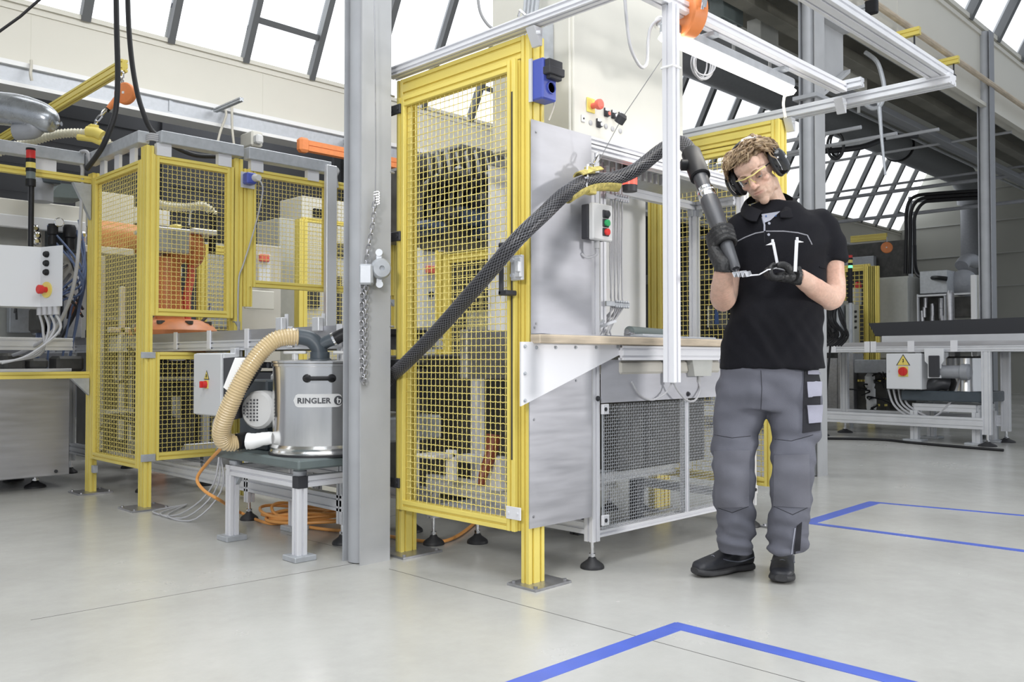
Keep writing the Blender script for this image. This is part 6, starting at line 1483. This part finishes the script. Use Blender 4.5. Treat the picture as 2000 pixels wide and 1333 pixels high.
# ---- head
er = V((.73, .34, -.60)).normalized()          # (right, up, back): axis through the ears
fr = V((-.50, -.50, -.70)); fr = (fr-er*fr.dot(er)).normalized(); ur = er.cross(fr)
w2 = lambda v: R45*v.x+Z*v.y+B45*v.z
E_, F_ = w2(er), w2(fr); U_ = F_.cross(E_) if (F_.cross(E_)).z > 0 else E_.cross(F_)
HC = S_(1478, 339, MD-.02); SCL = 1.0
HM = Matrix((E_, F_, U_)).transposed().to_4x4(); HM = Matrix.Translation(HC) @ HM
hl = lambda x, y, z: HM @ V((x*SCL, y*SCL, z*SCL))
hb_ = B(); EL = lambda c, r, n=20, m_=14: hb_.ball(V(c), r, n, m_)
EL((0, -.012, .035), (.077, .096, .084)); EL((0, .032, -.028), (.057, .062, .083)); EL((0, .045, -.080), (.038, .045, .034)); EL((0, .082, -.098), (.021, .015, .017))
EL((0, .058, .055), (.058, .040, .040))
for s in (1, -1):
    EL((s*.045, .006, -.058), (.015, .034, .036)); EL((s*.040, .062, -.018), (.021, .020, .018)); EL((s*.028, .088, .027), (.026, .010, .008)); EL((s*.0125, .107, -.027), (.009, .010, .008)); EL((s*.026, .064, -.058), (.018, .02, .03))
rod(hb_, [V((0, .088, .022)), V((0, .103, -.002)), V((0, .119, -.022))], [.009, .0095, .0125], 14)
EL((0, .117, -.025), (.0125, .011, .010)); EL((0, .080, -.056), (.031, .022, .028)); EL((0, .0985, -.051), (.021, .0065, .0045)); EL((0, .096, -.0615), (.018, .0070, .0055))
hb_.xf(HM)
nb0, nb1 = hl(0, -.025, -.05), S_(1511, 412, MD+.035)
rod(hb_, [nb0, nb0.lerp(nb1, .5), nb1, nb1-Z*.06], [.056, .056, .060, .075], 24)
rod(hb_, [S_(1520, 430, MD+.01), S_(1517, 448, MD-.02)], [.07, .06], 18)
HI = HM.inverted()
def hf(co, n):
    q = HI @ co; x, y, z = q; f = 0
    for s in (1, -1):
        f -= .0085*math.exp(-(((x-s*.031)/.017)**2+((y-.09)/.03)**2+((z-.008)/.011)**2)); f -= .0035*math.exp(-(((x-s*.013)/.004)**2+((y-.112)/.012)**2+((z+.034)/.004)**2))
    f -= .0035*math.exp(-((x/.024)**4+((y-.098)/.02)**2+((z+.0562)/.0022)**2)); f -= .002*math.exp(-((x/.02)**2+((z+.072)/.006)**2+((y-.09)/.02)**2))
    return co+n*f
hm = fuse(hb_, .003, 7, hf)
def addtint(me, fn):
    ca = me.color_attributes.new('tint', 'FLOAT_COLOR', 'POINT'); ca.data.foreach_set('color', [c for q in me.vertices for c in (*fn(V(q.co)), 1.0)])
SK = V((.64, .43, .335)); SB = V((.47, .32, .23)); LP = V((.47, .20, .16)); RD = V((.58, .29, .21))
def sst(a, b, x): t = min(1, max(0, (x-a)/(b-a))); return t*t*(3-2*t)
def tf(co):
    q = HI @ co; x, y, z = q; c = SK.copy()
    st = sst(-.028, -.045, z)*sst(-.02, .03, y)*sst(-.135, -.12, z)*.62*(.75+.5*NZ.noise(co*300)); c = c.lerp(SB, min(1, max(0, st)))
    c = c.lerp(RD, .5*math.exp(-((abs(x)-.04)/.02)**2-((z+.02)/.02)**2)*sst(.03, .06, y)+.55*math.exp(-(x/.016)**2-((z+.02)/.015)**2)*sst(.1, .11, y))
    c = c.lerp(LP, .6*math.exp(-(x/.021)**4-((z+.0565)/.0075)**4)*sst(.085, .093, y))
    return c
addtint(hm, tf)
# forearms belong to the same skin
body = hm
skin = meshobj('head', body, 'skin', man)
arm = B()
wl, wr_ = S_(1558, 539, MD-.26), S_(1413, 522, MD-.30)
rod(arm, [S_(1622, 500, MD-.01), S_(1629, 560, MD-.005), S_(1622, 583, MD-.03), S_(1595, 566, MD-.13), wl], [.048, .046, .050, .043, .030], 20)
rod(arm, [S_(1428, 515, MD-.02), S_(1421, 565, MD-.03), S_(1412, 585, MD-.07), S_(1411, 560, MD-.19), wr_], [.047, .046, .050, .044, .030], 20)
def af(co, n): return co+n*(NZ.noise(co*22)*.003)
am = fuse(arm, .005, 5, af); addtint(am, lambda c: SK.lerp(RD, .25+.3*NZ.noise(c*9))); meshobj('forearms', am, 'skin', man)
seam(bs_, ((1600, 522), (1618, 526), (1638, 522)), 'sleeve_hem', 'shirt_black', shirt, .003, .001)
# eyes, lids, brows
for s in (1, -1):
    B().ball(hl(s*.031, .0775, .006), .0125, 16, 12).build('eye', 'eye_white', skin)
    d = (V((s*.0305, .095, -.006))-V((s*.031, .0775, .006))).normalized(); B().lathe([(.0055, .0113), (.004, .0122), (.001, .0127)], hl(s*.031, .0775, .006), HM.to_3x3() @ d, 16).build('iris', 'iris', skin)
    q = B(); R = []
    for i in range(9):
        a = -.32+i*.19; R.append([hl(s*.031+sin(b)*.0136*cos(a*.0), .0775+cos(b)*.0136*cos(a), .006+sin(a)*.0136) for b in [-1.15+2.3*j/10 for j in range(11)]])
    q.loft(R, False, True, closed=False); lid = q.build('eyelid', 'skin', skin); addtint(lid.data, lambda c: V((.50, .29, .21)))
    q = B(); q.tube([hl(s*.012, .099, .026), hl(s*.028, .0985, .032), hl(s*.047, .088, .029)], lambda t: .0028*(1-t*.5), 8, k=5); q.build('eyebrow', 'hair_brown', skin)
# ---- hair
hcap = B(); hcap.ball(V((0, -.016, .048)), (.083, .102, .085), 28, 20); hcap.xf(HM)
def hfn(co, n):
    q = HI @ co; return co+n*(.007*NZ.noise(q*28)+.004*NZ.noise(q*70))
hcm = fuse(hcap, .006, 1, hfn)
import bmesh
bmh = bmesh.new(); bmh.from_mesh(hcm)
dl = []
for q in bmh.verts:
    l = HI @ q.co
    front = .074+.008*NZ.noise(l*40)
    if (l.y > .028 and l.z < front) or (l.y > -.02 and l.z < .02) or l.z < -.035: dl.append(q)
bmesh.ops.delete(bmh, geom=dl, context='VERTS'); bmh.to_mesh(hcm); bmh.free()
hair = meshobj('hair', hcm, 'hair_brown', man)
rg = random.Random(21); lk = [B(), B()]
for i in range(760):
    th = rg.uniform(-pi, pi); ph = rg.uniform(.05, 1.0) if rg.random() < .8 else rg.uniform(-.35, .2)
    if cos(th) > .0 and ph < .40: ph = rg.uniform(.40, 1.1)
    base = V((.083*cos(ph)*sin(th), -.016+.102*cos(ph)*cos(th), .048+.085*sin(ph)))
    nrm_ = V((base.x/.083**2, (base.y+.016)/.102**2, (base.z-.048)/.085**2)).normalized()
    flow = V((-.55+rg.uniform(-.4, .4), .75 if base.y > -.02 else -.3, -.25)); 
    if abs(base.x) > .05: flow = V((0, -.2+rg.uniform(-.3, .3), -1))
    if base.y < -.06: flow = V((rg.uniform(-.3, .3), -.2, -1))
    flow = (flow-nrm_*flow.dot(nrm_)).normalized(); sd = nrm_.cross(flow); Ln = rg.uniform(.045, .08); wv = rg.uniform(.004, .010); p0 = rg.random()*6; pts = []
    for k in range(7):
        t = k/6; p = base+flow*Ln*t+sd*wv*sin(p0+t*6.5)+nrm_*(.006+.014*sin(pi*t*.85)+.004*sin(p0*2+t*8)); 
        e = V((p.x/.083, (p.y+.016)/.102, (p.z-.048)/.085)); L_ = e.length
        if L_ < 1.02 : p = V((p.x, p.y+.016, p.z-.048))*(1.02/L_)+V((0, -.016, .048))
        pts.append(HM @ p)
    tip = HI @ pts[-1]; mid_ = HI @ pts[-6]
    if (tip.y > .045 and tip.z < .078) or (mid_.y > .05 and mid_.z < .085): continue
    lk[rg.random() < .35].tube(pts, lambda t: .0052*(1-t)**.6+.0006, 6, k=2)
lk[0].build('hair_locks', 'hair_brown', hair); lk[1].build('hair_locks', 'hair_light', hair)
# ---- gloves
def glove(build_fn, name):
    g = B(); build_fn(g); return meshobj('glove', fuse(g, .0028, 3, lambda co, n: co+n*.0012*NZ.noise(co*120)), 'glove_black', man)
ga = nd; gF = (-B45-ga*(-B45).dot(ga)).normalized(); gR = ga.cross(gF); gR = gR if gR.dot(R45) > 0 else -gR
def nr(s): # nozzle radius near the grip
    t = (s-L4)/(L5-L4); return .036 if t < .35 else .036-.012*(t-.35)/.65
def wrapf(g, s, a0, a1, rad, r_, ds=0, n=7):
    pts = []; 
    for i in range(n+1): a = a0+(a1-a0)*i/n; pts.append(n0+ga*(s+ds*i/n)+(gR*cos(a)+gF*sin(a))*(nr(s)+rad))
    rod(g, pts, [r_*1.08, r_*1.1, r_, r_*1.04, r_*.95, r_*.8], 12, 3)
    g.ball(pts[0], r_*1.15, 10, 8); g.ball(pts[3], r_*1.13, 10, 8)
def rightglove(g):
    s0 = nzp(0, 455); 
    for k in range(4): wrapf(g, s0+k*.0215, radians(205), radians((-38, -30, -34, -52)[k]), .0085, (.0108, .0112, .0106, .0094)[k], -.006)
    pc = n0+ga*(s0+.032)+(gR*cos(radians(212))+gF*sin(radians(212)))*(.050)
    g.loft([[pc+ga*(t)+ (gR*cos(a)*.018*w_+gF*sin(a)*.034*w_)-gR*(.0)+gF*off for a in [2*pi*i/16 for i in range(16)]] for t, w_, off in ((-.052, .5, 0), (-.045, .9, 0), (-.01, 1.0, 0), (.03, 1.0, 0), (.05, .85, .0))])
    rod(g, [pc+ga*.03, pc*.5+wr_*.5+ga*.02, wr_+Z*.004, wr_-Z*.018], [.030, .032, .036, .037], 16)
    s1 = s0+.0
    rod(g, [pc+ga*.0-gF*.02, n0+ga*(s1-.005)+(gR*cos(radians(262))+gF*sin(radians(262)))*.052, n0+ga*(s1-.02)+(gR*cos(radians(310))+gF*sin(radians(310)))*.050, n0+ga*(s1-.03)+(gR*cos(radians(350))+gF*sin(radians(350)))*.047], [.017, .014, .0125, .010], 12)
glove(rightglove, 'r')
def leftglove(g):
    d0 = MD-.31
    pal = S_(1535, 538, d0); 
    rod(g, [wl+R45*.012, wl-R45*.004, S_(1547, 537, d0+.03)], [.037, .036, .033], 16)
    g.ball(S_(1537, 541, d0), (.034, .036, .022), 18, 12, rot=Matrix.Rotation(-pi/4, 3, 'Z')); g.ball(S_(1526, 541, d0-.01), (.030, .036, .019), 18, 12, rot=Matrix.Rotation(-pi/4, 3, 'Z'))
    for k in range(4):
        b = (-.042+.021*k); r_ = (.0095, .0106, .0110, .0104)[k]
        q = [S_(1522, 543, d0)+B45*b, S_(1508, 545-k, d0)+B45*b*1.02, S_(1499, 538-k*2, d0)+B45*b, S_(1499+k*3.5, 527-k*2, d0)+B45*b*.95, S_(1505+k*4, 519-k*1.5, d0)+B45*b*.9]
        rod(g, q, [r_*1.15, r_*1.1, r_*1.12, r_, r_*.82], 12, 3)
    rod(g, [S_(1545, 532, d0-.03), S_(1538, 522, d0-.045), S_(1528, 517, d0-.05), S_(1517, 519, d0-.052)], [.016, .0145, .0125, .010], 12, 3)
glove(leftglove, 'l')
bgl = None
# placket & buttons & chest piping
pl = [S_(1487, 422, MD-.125), S_(1492, 440, MD-.13), S_(1494, 455, MD-.135)]
patch(bs_, ((1487, 420), (1524, 414), (1504, 432), (1493, 436)), 'inner_placket', 'collar_grey', shirt, .004, 6, 6)
seam(bs_, ((1489, 425), (1493, 440), (1493, 452)), 'inner_placket_edge', 'collar_grey', shirt, .004, .0005)
seam(bs_, ((1493, 452), (1493, 474)), 'placket_line', 'pocket_black', shirt, .0012, .0)
for x, y in ((1502, 437), (1501, 459), (1495, 424), (1514, 424)):
    c = hs_(x, y, .001 if y > 430 else .006); B().lathe([(.0055 if y > 430 else .003, 0), (.0055 if y > 430 else .003, .0025), (.003, .003)], c, -B45+Z*.1, 16).build('button', 'collar_grey' if y > 430 else 'blue', shirt)
seam(bs_, ((1436, 474), (1455, 464), (1475, 456), (1492, 453)), 'chest_piping', 'piping_grey', shirt, .0026, .0); seam(bs_, ((1496, 452), (1530, 452), (1558, 455), (1577, 460), (1581, 468), (1586, 478)), 'chest_piping', 'piping_grey', shirt, .0026, .0)
# ---- ear muffs
em_ = thing('ear_muffs', 'black ear muffs worn over the hair of the man', 'ear muffs', HC)
for s in (1, -1):
    c = (lambda x, y, z: hl(s*x, y, z))
    R = []
    for (off, sc) in ((.076, .72), (.080, .95), (.092, 1.04), (.112, 1.02), (.124, .9), (.131, .62), (.133, .2)):
        R.append([c(off, -.006+.041*sc*cos(a), .000+.055*sc*sin(a)) for a in [2*pi*i/28 for i in range(28)]])
    q = B().loft(R, True); cup = q.build('cup', 'muff_black', em_)
    q = B().tube([c(.085, -.006+.037*cos(a), .05*sin(a)) for a in [2*pi*i/28 for i in range(28)]], .010, 10, closed=True); q.build('cushion', 'black_rubber', cup)
    B().tube([c(.106, .031, .035), c(.110, .037, .0), c(.106, .031, -.03)], .0015, 6, k=4).build('wire_arm', 'chrome', cup)
    B().obox(c(.133, -.006, .006), (.022, .010, .003), F_, E_*s).build('badge', 'light_plastic', cup)
    B().obox(c(.104, -.008, .060), (.022, .03, .03), E_, U_, r=.004).build('slider', 'dark_plastic', em_)
q = []
for i in range(25):
    a = pi*i/24; q.append(hl(.100*cos(a), -.030-.012*sin(a), .040+.100*sin(a)))
R = [[p+F_*.017*cos(b)+((p-hl(0, -.014, .045)).normalized())*.005*sin(b) for b in [2*pi*j/12 for j in range(12)]] for p in q]
B().loft(R, True).build('headband', 'dark_plastic', em_)
R = [[p+F_*.018*cos(b)+((p-hl(0, -.014, .045)).normalized())*.0085*sin(b) for b in [2*pi*j/12 for j in range(12)]] for p in q[8:13]]
B().loft(R, True).build('band_pad', 'light_plastic', em_)
# ---- safety glasses
gl = thing('safety_glasses', 'clear safety glasses with pale yellow brow bar worn by the man', 'glasses', HC)
brow = [hl(-.066, .070, .022), hl(-.045, .098, .024), hl(-.02, .112, .021), hl(0, .114, .022), hl(.02, .112, .021), hl(.045, .098, .024), hl(.066, .070, .022)]
B().tube(brow, .0028, 8, k=5).build('brow_bar', 'frame_yellow', gl)
for s in (1, -1):
    B().tube([hl(s*.065, .070, .022), hl(s*.073, .04, .020), hl(s*.078, .0, .016)], .003, 8, k=4).build('temple', 'black', gl)
    g = []
    for i in range(9):
        t = i/8; x = .006+.056*t; yb = .112-.036*t*t-.008*t; hgt = .034*(1-.35*abs(t-.5)**2*4)
        g.append([hl(s*x, yb+.001-.006*j/5, .019-hgt*j/5) for j in range(6)])
    q = B().loft(g, False, True, closed=False); q.loft([[p-F_*.0018 for p in r] for r in g][::-1], False, True, closed=False); q.build('lens', 'lens', gl)
    B().tube([hl(s*.004, .112, .012), hl(s*.008, .110, -.002), hl(s*.013, .104, -.012)], .0016, 6, k=4).build('nose_pad', 'frame_yellow', gl)
